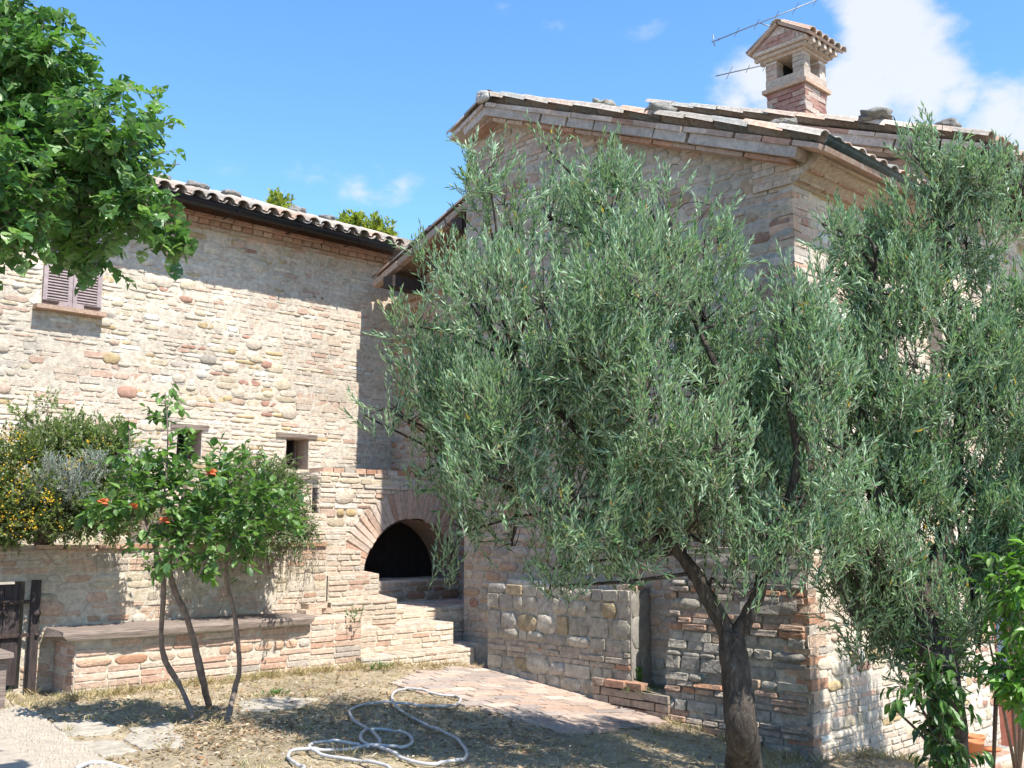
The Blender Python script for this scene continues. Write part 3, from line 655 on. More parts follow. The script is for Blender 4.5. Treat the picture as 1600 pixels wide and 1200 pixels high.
R.seed(53)
for k in range(6): tile(mb, Vector((7.6 + k * .44, 8.4, 6.30)), (X + Z * R.uniform(-.02, .03)).normalized(), Y, Z, .48, .125, .11, True, pc(PAL_TILE))
for q in range(12): mb.stone((7.60, 8.4 + R.uniform(-.07, .07), 6.33 + R.uniform(-.03, .05)), Y, Z, -X, .12, .09, .03, 9, 2.5, .1, (.40, .37, .33))
mb.build('roof_tiles', M['terracotta'], rg)
mb = MB(); verge(mb, Vector((7.6, 4.17, 4.585)), SR, NR, 4.52, 0, 0, 54); verge(mb, Vector((7.6, 9.02, 6.03)), SL, NL, .64, 0, 0, 55); mb.build('verge', M['masonry'], G)
mb = MB(); halfpipe(mb, (7.66, 4.2, 4.66), (10.4, 4.2, 4.61), .085); mb.build('gutter', M['gutter_green'], G)
# lean-to roof against the left wing
SLT = Vector((0, -.9409, .3387)); NLT = Vector((0, .3387, .9409))
mb = MB(); mb.obox((8.3, 11.46, 4.766), X, SLT, NLT, (0, 2.5), (0, 2.63), (-.06, -.02), (.20, .13, .09)); lt = mb.build('lean_to_roof', M['terracotta'], G)
mb = MB(); tile_roof(mb, (8.36, 11.46, 4.78), X, SLT, NLT, 2.3, 6, ex=.43, L=.46, seed=56); mb.build('roof_tiles', M['terracotta'], lt)
mb = MB(); R.seed(57); brick_row(mb, Vector((8.27, 11.46, 4.776)) - NLT * .085, SLT, NLT, -X, 2.6, .09, 0, .36, [(3, (.42, .31, .24)), (2, (.45, .36, .3))], .003, .006, -.1); mb.build('verge', M['masonry'], lt)
for y_, z_ in ((10.92, 4.62), (9.5, 5.12)):
    mb = MB(); mb.box((8.22, y_, z_), (8.85, y_ + .2, z_ + .16), (.06, .045, .04), .006); mb.build('purlin_end', M['darkwood'], lt)
def on_verge(y, dx=0): return Vector((7.72 + dx, y, roofz(y) + .12))
for k, (y, s, dx, lab) in enumerate([(6.78, (.15, .12, .07), .1, 'lichened grey stone on gable roof, uppermost of those on the verge'), (6.42, (.09, .1, .05), .3, 'small flat stone on gable roof below the uppermost verge stone'), (5.95, (.15, .12, .08), .05, 'chunky lichened stone midway down the gable verge'),
                                  (5.45, (.1, .1, .06), .5, 'dark rounded stone on gable roof left of the chimney'), (4.72, (.14, .22, .06), .12, 'long white-crusted stone on gable roof in front of the chimney')]):
    rock('roof_stone', on_verge(y, dx), s, lab, 'stones weighing down the roof tiles', 70 + k, (.27, .26, .23))
# chimney
cc = at(1258, 150, 11.6); cx, cy = cc.x, cc.y; cw = .52
zc = lambda py: at(1258, py, 11.6).z
mb = MB(); R.seed(60)
REDB = [(3, (.34, .19, .15)), (3, (.40, .27, .215)), (2, (.45, .36, .30)), (1, (.29, .14, .11))]
zb0, z_belt, z_op0, z_op1, z_fl, z_ap = zc(215), zc(128), zc(108), zc(78), zc(62), zc(33)
z = zb0 - .3
mb.box((cx + .02, cy + .02, zb0 - .4), (cx + cw - .02, cy + cw - .02, z_belt), (.42, .37, .32))
while z < z_belt - .02:
    for O, U, N in (((cx, cy + cw, z), -Y, -X), ((cx, cy, z), X, -Y)): brick_row(mb, O, U, Z, N, cw, .066, .0, .2, REDB, .005, .008, -.08)
    z += .066
mb.box((cx - .04, cy - .04, z_belt), (cx + cw + .04, cy + cw + .04, z_belt + .05), (.46, .32, .23), .004)
mb.box((cx - .005, cy - .005, z_belt + .05), (cx + cw + .005, cy + cw + .005, z_op0), (.45, .37, .3), .003)
pw = .15
for a in (0, cw - pw):
    for b in (0, cw - pw):
        z = z_op0; 
        while z < z_op1 - .01:
            mb.box((cx + a, cy + b, z), (cx + a + pw, cy + b + pw, min(z + .066, z_op1) - .004), pc([(3, (.44, .36, .29)), (2, (.42, .3, .23)), (2, (.5, .45, .4))]), .004); z += .066
ch = mb.build('chimney', M['masonry'], G)
mb = MB(); mb.quad((cx + pw, cy + cw - pw, z_op0), (cx + cw - pw, cy + cw - pw, z_op0), (cx + cw - pw, cy + cw - pw, z_op1), (cx + pw, cy + cw - pw, z_op1), (.01, .01, .01)); mb.quad((cx + cw - pw, cy + pw, z_op0), (cx + cw - pw, cy + cw - pw, z_op0), (cx + cw - pw, cy + cw - pw, z_op1), (cx + cw - pw, cy + pw, z_op1), (.01, .01, .01)); mb.build('flue', M['black'], ch)
mb = MB(); R.seed(61); h = (z_fl - z_op1) / 3
for q in range(3):
    e = .02 + q * .045; mb.box((cx - e, cy - e, z_op1 + q * h), (cx + cw + e, cy + cw + e, z_op1 + (q + 1) * h - .004), pc([(2, (.44, .34, .26)), (2, (.46, .38, .31))]), .004)
e = .11; ym = cy + cw / 2
mb.add([(cx - .1, cy - e, z_fl), (cx - .1, cy + cw + e, z_fl), (cx - .1, ym, z_ap), (cx + cw + .1, cy - e, z_fl), (cx + cw + .1, cy + cw + e, z_fl), (cx + cw + .1, ym, z_ap)], [(0, 2, 1), (3, 4, 5), (0, 3, 5, 2), (1, 2, 5, 4)], (.43, .33, .27))
hh = z_ap - z_fl; z = z_fl
while z < z_ap - .07:
    hw = (cw / 2 + e) * (1 - (z + .06 - z_fl) / hh); brick_row(mb, (cx - .1, ym + hw, z), -Y, Z, -X, 2 * hw, .06, .012, .19, REDB + [(3, (.45, .36, .29))], .003, .008); z += .06
ca_ = math.atan2(hh, cw / 2 + e)
for sgn in (-1, 1):
    S_ = Vector((0, -sgn * cos(ca_), sin(ca_))); N_ = Vector((0, sgn * sin(ca_), cos(ca_))); P0 = Vector((cx - .14, ym + sgn * (cw / 2 + e + .05), z_fl - .015))
    mb.obox(P0, X, S_, N_, (0, cw + .28), (0, hh / sin(ca_) + .05), (.0, .03), (.42, .3, .23))
    for q in range(6): tile(mb, P0 + X * (.06 + q * .145) + N_ * .035, S_, X, N_, hh / sin(ca_) + .02, .07, .055, True, pc(PAL_TILE))
    for q in range(5): mb.box((cx - .02 + q * .13, ym + sgn * (cw / 2 + e) - .035, z_fl - .075), (cx + .035 + q * .13, ym + sgn * (cw / 2 + e) + .035, z_fl - .005), (.5, .42, .35))
tile(mb, Vector((cx - .16, ym, z_ap + .005)), X, Y, Z, cw + .32, .085, .08, True, (.36, .31, .26))
mb.build('chimney_cap', M['masonry'], ch)
# tv antenna behind the chimney
A_ = thing('tv_antenna', 'thin grey television antenna with two booms behind the brick chimney', 'antenna', at(1243, 150, 13.2))
am = at(1243, 60, 13.2)
mb = MB(); mb.tube([Vector((am.x, am.y, 5.2)), Vector((am.x, am.y, zc(5) + .25))], .014, 8); mb.build('mast', M['metal'], A_)
def boom(p, q, els, ext):
    a, b = at(*p, 13.1), at(*q, 13.1); mb = MB(); mb.tube([a, b], .008, 6); bo = mb.build('boom', M['metal'], A_)
    d = (b - a).normalized(); s = d.cross(Z).normalized()
    for t, l in els:
        c = a + (b - a) * t; mb = MB(); mb.tube([c - s * l, c + s * l], .0045, 5); mb.build('element', M['metal'], bo)
    return bo, a, d, s
bo, a, d, s = boom((1112, 66), (1330, -22), [(.05, .05), (.18, .14), (.32, .15), (.46, .16), (.6, .16), (.75, .17), (.9, .18)], 0)
mb = MB(); mb.tube([a - Z * .07 + d * .04, a + Z * .1 + d * .02], .008, 5); mb.build('reflector', M['metal'], bo)
mb = MB(); mb.tube([a + d * .72, a + d * .85 - Z * .1, Vector((am.x, am.y, (a + d * .85).z - .14))], .009, 6); mb.build('support_arm', M['metal'], bo)
boom((1118, 119), (1262, 86), [(.15, .2), (.35, .12), (.55, .2), (.8, .2)], 0)

# ================================================================== FURTHER, HIGHER WING ON THE RIGHT
Q = thing('farmhouse_wing', 'taller stone wing behind the right olive with deep dark eaves', 'house', (12, 5, -1))
def roof2(y): return 5.22 + .39 * (y - 3.8)
mb = MB(); DR = (11.28, -1.3, 12.15, .95)
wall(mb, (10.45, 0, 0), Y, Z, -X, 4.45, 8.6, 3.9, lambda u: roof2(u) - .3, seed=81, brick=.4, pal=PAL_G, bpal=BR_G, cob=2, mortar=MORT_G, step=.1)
wall(mb, (0, 4.45, 0), X, Z, -Y, 10.45, 15.5, -1.4, 5.01, holes=[DR], seed=82, brick=.5, cob=2, dep=(.002, .014), step=.08, prange=(4.5, 8))
mb.quad((10.45, 4.45, -1.4), (10.45, 4.6, -1.4), (10.45, 4.6, 3.9), (10.45, 4.45, 3.9), MORT_G)
for p, q in (((11.28, -1.3), (11.28, .95)), ((11.28, .95), (12.15, .95)), ((12.15, .95), (12.15, -1.3))): mb.quad((p[0], 4.45, p[1]), (q[0], 4.45, q[1]), (q[0], 4.7, q[1]), (p[0], 4.7, p[1]), (.45, .36, .28))
mb.build('wall', M['masonry'], Q)
S2 = Vector((0, .9316, .3634)); N2 = Vector((0, -.3634, .9316))
mb = MB(); mb.obox((10.25, 3.8, 5.18), X, S2, N2, (0, 5.4), (0, 5), (-.06, 0), (.16, .10, .075)); r2 = mb.build('roof', M['darkwood'], Q)
mb = MB(); tile_roof(mb, (10.3, 3.78, 5.20), X, S2, N2, 5.2, 12, ex=.385, L=.46, seed=83, jit=.007); mb.build('roof_tiles', M['terracotta'], r2)
mb = MB(); verge(mb, Vector((10.2, 3.82, 5.19)), S2, N2, 4.9, 0, 0, 84); mb.build('verge', M['masonry'], Q)
mb = MB(); R.seed(85)
for k in range(9): mb.box((10.7 + k * .52, 3.86, 5.02), (10.8 + k * .52, 4.5, 5.14), (.05, .035, .03), .004)
mb.obox((10.45, 3.9, 5.14), X, S2, N2, (0, 5), (0, .6), (.0, .03), (.2, .11, .07)); mb.build('rafter', M['darkwood'], Q)
rock('roof_stone', (10.35, 5.0, roof2(5.0) + .16), (.2, .17, .07), 'flat rounded stone on the further roof right of the chimney', 'stones weighing down the roof tiles', 90, (.2, .19, .17))
rock('roof_stone', (10.5, 4.3, roof2(4.3) + .15), (.16, .13, .07), 'grey stone on the further roof above the olive top', 'stones weighing down the roof tiles', 91, (.25, .23, .21))
mb = MB()
for lo, hi in (((11.29, 4.6, -1.25), (11.38, 4.66, .94)), ((12.05, 4.6, -1.25), (12.14, 4.66, .94)), ((11.38, 4.6, .84), (12.05, 4.66, .94)), ((11.38, 4.6, -.52), (12.05, 4.66, -.42)), ((11.38, 4.62, -1.25), (12.05, 4.65, -.52)), ((11.69, 4.6, -.42), (11.73, 4.65, .84))): mb.box(lo, hi)
dr = mb.build('door', M['reddoor'], Q); mb = MB(); mb.box((11.38, 4.63, -.42), (12.05, 4.64, .84)); mb.build('glass_pane', M['glass'], dr)

# ================================================================== ARCHED WALL, STAIRCASE, TERRACE
Ya = 10.2; ac = (8.05, .72); ri, ro = .75, 1.12
T = thing('arched_wall', 'low stone wall with brick arch and dark cellar opening below the terrace landing', 'wall', (7.6, Ya, .5))
mb = MB()
def arcspan(a, b):
    m = (a + b) / 2 - ac[1]
    if m < ro: h = sqrt(max(ro * ro - max(m, 0) ** 2, 0)); return sub_seg([(6.675, 8.83)], ac[0] - h + .02, ac[0] + h)
    return [(6.675, 8.83)]
PAL_AR = PAL_LEFT + [(2, (.62, .57, .5))]
wall(mb, (0, Ya, 0), X, Z, -Y, 6.675, 8.83, .3, 2.02, spans=arcspan, cellmask=lambda u, v: (u - ac[0]) ** 2 + max(v - ac[1], 0) ** 2 > (ri + .03) ** 2 or (v < .72 and False), seed=91, brick=.6, pal=PAL_AR, cob=1, dep=(.006, .022), step=.035, prange=(5, 8))
R.seed(92); nv_ = 34
for k in range(nv_):
    an = pi * (k + .5) / nv_; rad = Vector((cos(an), 0, sin(an))); tg = Vector((-sin(an), 0, cos(an))); c = Vector((ac[0], Ya, ac[1])) + rad * ((ri + ro) / 2)
    if c.x + .1 > 8.83: continue
    mb.stone(c, tg, rad, -Y, pi * (ri + ro) / 2 / nv_ - .014, ro - ri - .01 + R.uniform(-.03, .02), R.uniform(.012, .022), 10, 8, .02, pc([(3, (.50, .36, .27)), (2, (.52, .42, .34)), (1, (.44, .28, .2))]))
nn = 24
for k in range(nn):
    a0, a1 = pi * k / nn, pi * (k + 1) / nn; p = [(ac[0] + cos(t) * ri, ac[1] + sin(t) * ri) for t in (a0, a1)]
    mb.quad((p[0][0], Ya - .01, p[0][1]), (p[1][0], Ya - .01, p[1][1]), (p[1][0], Ya + .55, p[1][1]), (p[0][0], Ya + .55, p[0][1]), (.32, .24, .19))
mb.quad((6.675, Ya, 2.02), (8.83, Ya, 2.02), (8.83, Yw, 2.02), (6.675, Yw, 2.02), (.42, .35, .28))
wall(mb, (6.675, Ya, 0), Y, Z, -X, 0, .56, .8, 2.02, seed=93, brick=.9, pal=PAL_AR)
wall(mb, (0, Ya + .02, 0), X, Z, -Y, 5.95, 6.59, .9, 1.87, seed=94, brick=.6, pal=PAL_AR, dep=(.008, .03)); mb.quad((5.95, Ya + .02, 1.87), (6.59, Ya + .02, 1.87), (6.59, Yw, 1.87), (5.95, Yw, 1.87), (.42, .35, .28)); wall(mb, (5.95, Ya + .02, 0), Y, Z, -X, 0, .55, 1.0, 1.87, seed=95, brick=.9)
wall(mb, (0, Ya, 0), X, Z, -Y, 5.1, 5.95, .9, 1.66, seed=96, brick=.6, pal=PAL_AR, dep=(.008, .03)); mb.quad((5.1, Ya, 1.66), (5.95, Ya, 1.66), (5.95, Yw, 1.66), (5.1, Yw, 1.66), (.42, .35, .28)); wall(mb, (5.1, Ya, 0), Y, Z, -X, 0, 1.5, 1.0, 1.66, seed=120, brick=.8, pal=PAL_AR)
R.seed(97)
for q in range(9): mb.obox((6.7 + q * .158, Ya - .015, 2.02), X, Y, Z, (0, .146), (0, .27), (-.01, .05), pc(PAL_BRICK), .005)
mb.build('stone_face', M['masonry'], T)
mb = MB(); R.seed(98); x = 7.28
while x < 8.82: mb.box((x, Ya + .5, .5), (x + .135, Ya + .54 + R.uniform(0, .012), 1.6), (.02, .017, .016)); x += .14  # planks nearly black: shade inside the arch painted into their colour
mb.build('plank_door', M['shaded_planks'], T)
mb = MB(); poly_block(mb, [(7.2, Ya - .02), (8.83, Ya - .02), (8.83, Ya + .5), (7.2, Ya + .5)], .3, .73, [0], dict(brick=.7, pal=PAL_GREY, bpal=BR_GREY), PAL_GREY, 99); mb.build('threshold', M['masonry'], T)

ST = thing('brick_staircase', 'worn brick steps rising left from the paving to the terrace', 'stairs', (6.9, 8.6, 0))
sty = dict(brick=.6, pal=[(3, (.46, .38, .29)), (2, (.52, .44, .36)), (1.5, (.38, .33, .27)), (1.5, (.46, .34, .26))], dep=(.003, .012), cob=1.5, joint=.009, stone_h=(.055, .09))
tp = [(3, (.50, .40, .31)), (3, (.52, .37, .28)), (2, (.44, .36, .29)), (1, (.56, .47, .38))]
def step(name, poly, z0, z1, edges, seed, ang=pi / 2, bl=.27):
    mb = MB(); poly_block(mb, poly, z0, z1, edges, sty, tp, seed, (.44, .37, .3), bl, .13, ang); return mb.build(name, M['masonry'], ST)
step('step', [(6.22, 8.5), (7.58, 8.5), (7.58, 8.82), (6.16, 8.82), (6.13, 8.55)], -.3, .085, [0, 4], 101)
step('step', [(6.25, 8.8), (7.54, 8.8), (7.6, 9.16), (6.25, 9.16)], -.2, .335, [0], 103)
step('landing', [(6.4, 9.14), (7.62, 9.14), (8.83, 8.97), (8.83, 10.2), (6.4, 10.2)], -.2, .47, [0, 1], 105, 0)
step('landing', [(7.42, 8.84), (7.85, 8.32), (7.85, 9.0), (7.62, 9.13), (7.6, 8.86)], -.3, .10, [], 107, 0)
step('step', [(6.03, 8.95), (6.87, 8.95), (7.42, 10.15), (6.03, 10.15)], -.2, .61, [0], 109)
step('step', [(6.08, 9.09), (6.73, 9.09), (7.22, 10.15), (6.08, 10.15)], .4, .875, [0], 111)
step('step', [(6.08, 9.21), (6.575, 9.21), (7.0, 10.15), (6.08, 10.15)], .7, 1.12, [0], 113)
step('step', [(5.5, 9.36), (6.48, 9.36), (6.84, 10.15), (5.5, 10.15)], 1.0, 1.36, [0, 3], 115)
step('step', [(5.5, 9.56), (6.36, 9.56), (6.6, 10.15), (5.5, 10.15)], 1.2, 1.52, [0, 3], 117)

RW = thing('retaining_wall', 'low stone and brick terrace wall under the overhanging shrubs', 'wall', (3.5, 9.1, 0))
mb = MB(); DH = (2.5, .05, 3.09, .92)
wall(mb, (0, 9.1, 0), X, Z, -Y, .5, 6.07, -.1, 1.18, holes=[DH], seed=121, brick=.72, pal=[(3, (.50, .42, .31)), (2, (.44, .38, .29)), (2, (.54, .47, .38)), (1.5, (.50, .35, .26))], bpal=[(3, (.52, .38, .28)), (3, (.52, .44, .35)), (1, (.46, .3, .21))], stone_h=(.06, .11), cob=2, dep=(.001, .010), prange=(5, 9))
mb.quad((-4, 9.1, -.1), (.5, 9.1, -.1), (.5, 9.1, 1.18), (-4, 9.1, 1.18), MORTAR)
for p, q in (((2.5, .05), (2.5, .92)), ((2.5, .92), (3.09, .92)), ((3.09, .92), (3.09, .05))): mb.quad((p[0], 9.1, p[1]), (q[0], 9.1, q[1]), (q[0], 9.35, q[1]), (p[0], 9.35, p[1]), (.4, .33, .26))
R.seed(122); brick_row(mb, (.5, 9.1, 1.18), X, Z, -Y, 5.56, .045, .03, .27, PAL_BRICK, .005, .009, -.25)
mb.quad((6.07, 9.1, -.1), (6.07, 9.4, -.1), (6.07, 9.4, 1.2), (6.07, 9.1, 1.2), MORTAR)
mb.build('stone_face', M['masonry'], RW)
V, F = sheet_xy(np.linspace(-4, 5.6, 60), np.linspace(9.3, 11.7, 20), lambda x, y: 1.17 + rng.normal(scale=.025, size=x.shape), None)
np_mesh('terrace_soil', V, F, (.2, .15, .1), M['ground'], smooth=True, kind='structure')

# wooden hatch in the terrace wall
D_ = thing('cellar_hatch', 'weathered dark plank hatch with iron straps at the left end of terrace wall', 'door', (2.8, 9.1, .1))
mb = MB(); R.seed(130); x = 2.52
while x < 3.05: mb.box((x, 9.06, .1 + R.uniform(-.02, .02)), (x + .128, 9.095 + R.uniform(-.006, .006), .9), (.06, .05, .045)); x += .134
pk = mb.build('planks', M['darkwood'], D_)
for z_ in (.74, .47): mb = MB(); mb.box((2.55, 9.035, z_), (3.18, 9.055, z_ + .03)); mb.tube([(3.17, 9.04, z_ + .015), (3.17, 8.98, z_ + .015)], .014, 6); mb.build('strap', M['iron'], D_)
mb = MB(); mb.tube([Vector((2.88 + .035 * cos(t), 9.03, .72 + .045 * sin(t))) for t in np.linspace(0, 2 * pi, 14)], .008, 6); mb.build('ring', M['iron'], D_)
mb = MB(); mb.box((3.125, 9.0, -.05), (3.19, 9.06, .93), (.07, .06, .06), .004); mb.tube([(3.157, 8.99, .66), (3.157, 8.96, .66)], .028, 8); tag(mb.build('gate_post', M['darkwood']), 'narrow dark upright post between the hatch and the bench', 'post')
mb = MB(); mb.box((2.25, 8.3, -.05), (2.72, 8.36, .4), (.26, .25, .22), .012); mb.box((2.2, 8.24, .4), (2.76, 8.62, .44), (.3, .29, .26), .01); mb.box((2.35, 8.52, -.05), (2.41, 8.58, .4), (.24, .22, .2), .008); mb.box((2.66, 8.52, -.05), (2.72, 8.58, .4), (.24, .22, .2), .008)
tag(mb.build('stool', M['wood']), 'low weathered grey plank seat at the left edge beside the path', 'stool')

BN = thing('garden_bench', 'brick bench with a long weathered plank seat against terrace wall', 'bench', (4.6, 8.85, 0))
bst = dict(brick=.95, bpal=[(4, (.52, .37, .28)), (3, (.52, .42, .33)), (2, (.46, .29, .21)), (1, (.42, .36, .3))], pal=PAL_BRICK, cob=0, dep=(.004, .011), joint=.007, brick_len=(.26, .3))
def bench_wall():
    mb = MB(); poly_block(mb, [(3.36, 8.65), (5.6, 8.65), (5.6, 9.09), (3.36, 9.09)], -.12, .452, [0, 3], bst, None, 131)
    poly_block(mb, [(5.6, 8.65), (6.2, 8.65), (6.2, 9.09), (5.6, 9.09)], -.12, .50, [0, 1], bst, tp, 135, ang=pi / 2)
    mb.quad((5.6, 8.66, .44), (5.6, 9.09, .44), (5.6, 9.09, .5), (5.6, 8.66, .5), MORTAR); return mb
bench_wall().build('brick_base', M['masonry'], BN)
mb = MB(); R.seed(137)
nx = 40; prof = [(8.565, .456), (8.56, .50), (8.575, .528), (8.8, .532), (9.05, .535), (9.06, .46)]; vs = []
for i in range(nx + 1):
    x = 3.24 + (5.58 - 3.24) * i / nx; j = R.uniform(-.002, .002); j2 = .006 * sin(i * .5) + R.uniform(-.002, .002)
    for (y, z) in prof: vs.append((x + (R.uniform(-.03, .03) if i in (0, nx) else 0), y + j2 * (y < 8.7), z + j + (.035 if x > 5.2 else 0) * 0))
k = len(prof); fs = [(i * k + q, i * k + (q + 1) % k, (i + 1) * k + (q + 1) % k, (i + 1) * k + q) for i in range(nx) for q in range(k)] + [tuple(range(k)), tuple(nx * k + q for q in range(k - 1, -1, -1))]
mb.add(vs, fs, (.2, .16, .13)); mb.build('plank_seat', M['wood'], BN)
for k, (x, y, z, a, lab) in enumerate([(5.72, 8.86, .515, .3, 'loose brick lying flat on the bench end'), (5.9, 8.95, .515, -.5, 'loose brick nearest the green weed on bench end'), (5.8, 8.9, .57, .1, 'loose brick lying on top of two others on the bench end')]):
    mb = MB(); R.seed(k); U_ = Vector((cos(a), sin(a), 0)); V_ = Vector((-sin(a), cos(a), 0)); mb.obox((x, y, z), U_, V_, Z, (-.12, .12), (-.06, .06), (0, .05), (.5, .38, .29), .006); tag(mb.build('brick', M['masonry']), lab, 'brick', 'loose bricks on the bench end')

# ================================================================== STONE PIER, PLANTER
PB = thing('stone_pier', 'rough pale stone block wall standing against the gable foot beside the paving', 'low wall', (7.7, 7.3, -.1))
mb = MB(); bl_ = dict(brick=.22, pal=[(4, (.43, .385, .31)), (3, (.48, .43, .35)), (.8, (.38, .30, .19)), (2, (.39, .355, .31))], bpal=[(3, (.43, .36, .29)), (.6, (.46, .28, .19))], stone_h=(.09, .2), cob=1.2, cobs=(.2, .4), dep=(.004, .026), mortar=(.44, .395, .325), jit=.06, joint=.006, prange=(5, 9), brick_len=(.2, .36), mamp=.01)
poly_block(mb, [(7.55, 6.28), (7.86, 6.28), (7.86, 8.24), (7.55, 8.24)], -.35, .775, [3], bl_, None, 141, (.40, .36, .30)); mb.build('stone_face', M['old_masonry'], PB)
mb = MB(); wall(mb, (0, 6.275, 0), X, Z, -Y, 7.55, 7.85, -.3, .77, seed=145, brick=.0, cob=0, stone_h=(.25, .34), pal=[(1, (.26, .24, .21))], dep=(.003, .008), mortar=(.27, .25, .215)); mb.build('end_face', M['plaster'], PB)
mb = MB(); R.seed(146); brick_row(mb, (7.67, 6.31, .776), Y, Z, -X, .95, .062, .03, .28, [(2, (.5, .36, .27)), (2, (.52, .45, .38))], .004, .012, -.13); mb.stone((7.66, 7.65, .776), Y, X, Z, .75, .2, .05, 14, 4, .06, (.4, .37, .32)); mb.build('coping', M['masonry'], PB)
PL = thing('brick_planter', 'low brick planter edge between the stone pier and the buttress foot', 'planter', (7.6, 6.35, -.2))
mb = MB(); R.seed(150)
for q, (zz, y0) in enumerate(((-.33, 5.8), (-.255, 5.8), (-.18, 5.8), (-.105, 6.1))): brick_row(mb, (7.47, y0, zz), Y, Z, -X, 6.7 - y0, .073, 0, .27, [(3, (.40, .3, .23)), (2, (.42, .35, .28)), (1, (.44, .25, .17))], .006, .009, -.1)
mb.build('bricks', M['old_masonry'], PL); mb = MB(); mb.add([(7.5, 5.8, -.12), (7.86, 5.8, -.12), (7.86, 6.6, -.06), (7.5, 6.6, -.06)], [(0, 1, 2, 3)], (.12, .09, .06)); mb.build('soil', M['ground'], PL)

# ================================================================== OLIVE TREES
def jitter_path(pts, r, k=5):
    p = spline(pts, k); n = len(p); rr = np.interp(np.linspace(0, 1, n), np.linspace(0, 1, len(r)), r)
    return [q + Vector((R.uniform(-1, 1), R.uniform(-1, 1), R.uniform(-.5, .5))) * x * .07 for q, x in zip(p, rr)], rr
OL = [(.092, .20, .085), (.068, .155, .06), (.14, .26, .122), (.26, .37, .23), (.55, .38, .05)]
OLW = [4, 3, 2.4, 1.2, .11]
def olive(name, label, trunk, limbs, blobs, nsh, nleaf, L=(.13, .27), seed=1, up=.95, shell=.45, weep=0.0):
    global rng
    rng = np.random.default_rng(seed); R.seed(seed)
    t = thing(name, label, 'olive tree', trunk[0][0])
    mb = MB(); R.seed(seed)
    for pts, rad in [trunk] + limbs:
        p, rr = jitter_path(pts, rad); mb.tube(p, rr, 12 if rad[0] > .05 else 7, (.115, .095, .075), .09)
    B = np.array(blobs, float)
    lp = np.array([q for pts, _ in limbs for q in spline(pts, 4)[5:]])
    for b in B:                                          # branches out to every clump
        c = b[:3]; d = np.linalg.norm(lp - c, axis=1) + (lp[:, 2] > c[2] + .1) * .6; q = Vector(lp[d.argmin()]); c = Vector(c); m = (q + c) / 2 + Vector((R.uniform(-.08, .08), R.uniform(-.08, .08), R.uniform(-.02, .12)))
        mb.tube(spline([q, m, c], 4), np.linspace(.014, .006, 9), 6, (.13, .11, .085), .06)
        for _ in range(7 if b[3] > .2 else 2):
            e = Vector((R.gauss(0, 1), R.gauss(0, 1), R.gauss(.5, 1))).normalized() * b[3] * R.uniform(.5, .8)
            mb.tube(spline([c - e * .1, c + e * .5 + Vector((0, 0, R.uniform(-.05, .05))), c + e], 3), np.linspace(.005, .002, 7), 4, (.2, .19, .14), 0)
    mb.build('trunk', M['bark'], t)
    P, d = in_blobs(blobs, nsh, shell, 1.0)
    x, y, z = P.T; f = np.sin(4.6 * x + 1.7 + seed) * np.sin(4.2 * y + .3) + np.sin(5.1 * z + 2.1 + 1.3 * x) * np.sin(3.7 * (x - y) + seed) + .5 * np.sin(11 * x + 7 * z) * np.sin(9 * y + 1)
    kp = rng.random(len(P)) < np.clip(.68 + .9 * f, .1, 1); P, d = P[kp], d[kp]; nsh = len(P)
    lowf = (P[:, 2:3] < 1.15) * weep
    D = nrm(.55 * d + np.array([0, 0, 1.]) * (up - 1.5 * lowf) + .42 * rng.normal(size=d.shape))
    Ls = rng.uniform(*L, nsh); P0 = P - D * (Ls * .5)[:, None]
    lpos, ld, ln = shoots(P0, D, Ls, nleaf, .64, .06)
    n = len(lpos); cl = pick(OL, OLW, n, .18) * np.repeat(rng.uniform(.85, 1.2, nsh), nleaf)[:, None]
    yl = np.repeat(rng.random(nsh) < .012, nleaf) & (rng.random(n) < .5); cl[yl] = np.array([.42, .28, .05])
    V, F, k = leaves(lpos, ld, ln, rng.uniform(.042, .07, n), rng.uniform(.0105, .016, n), LANCE)
    np_mesh('crown', V, F, np.repeat(cl, k, 0), M['olive_leaf'], t)
    V, F, c_ = stems(P0, D, Ls, .06, .0028, (.24, .24, .16)); np_mesh('twigs', V, F, c_, M['bark2'], t)
    return t
def blob(px, py, rpx, D, wgt=1.0): v = at(px, py, D); return (v.x, v.y, v.z, rpx / 1600 * D, wgt)
D1 = 6.45
base1 = gp(1163, 1222)
tr = [(base1 - Z * .1, at(1160, 1150, 6.3), at(1152, 1080, 6.32), at(1146, 1020, 6.36), at(1142, 985, 6.38)), (.122, .1, .088, .088, .07)]
lm = [((at(1143, 1000, 6.38), at(1112, 945, 6.38), at(1085, 895, 6.4), at(1050, 850, 6.42), at(985, 770, 6.45), at(890, 660, 6.45), at(800, 560, 6.5)), (.058, .05, .045, .037, .03, .022, .014)),
      ((at(1146, 1000, 6.38), at(1172, 955, 6.35), at(1188, 915, 6.32), at(1192, 850, 6.3), at(1170, 740, 6.3), at(1130, 600, 6.35), at(1060, 450, 6.4)), (.055, .047, .04, .034, .028, .02, .012)),
      ((at(1186, 918, 6.32), at(1215, 830, 6.2), at(1245, 720, 6.1), at(1225, 600, 6.1)), (.04, .034, .026, .016)),
      ((at(1050, 850, 6.42), at(960, 820, 6.6), at(840, 780, 6.7), at(740, 740, 6.7)), (.036, .028, .02, .012))]
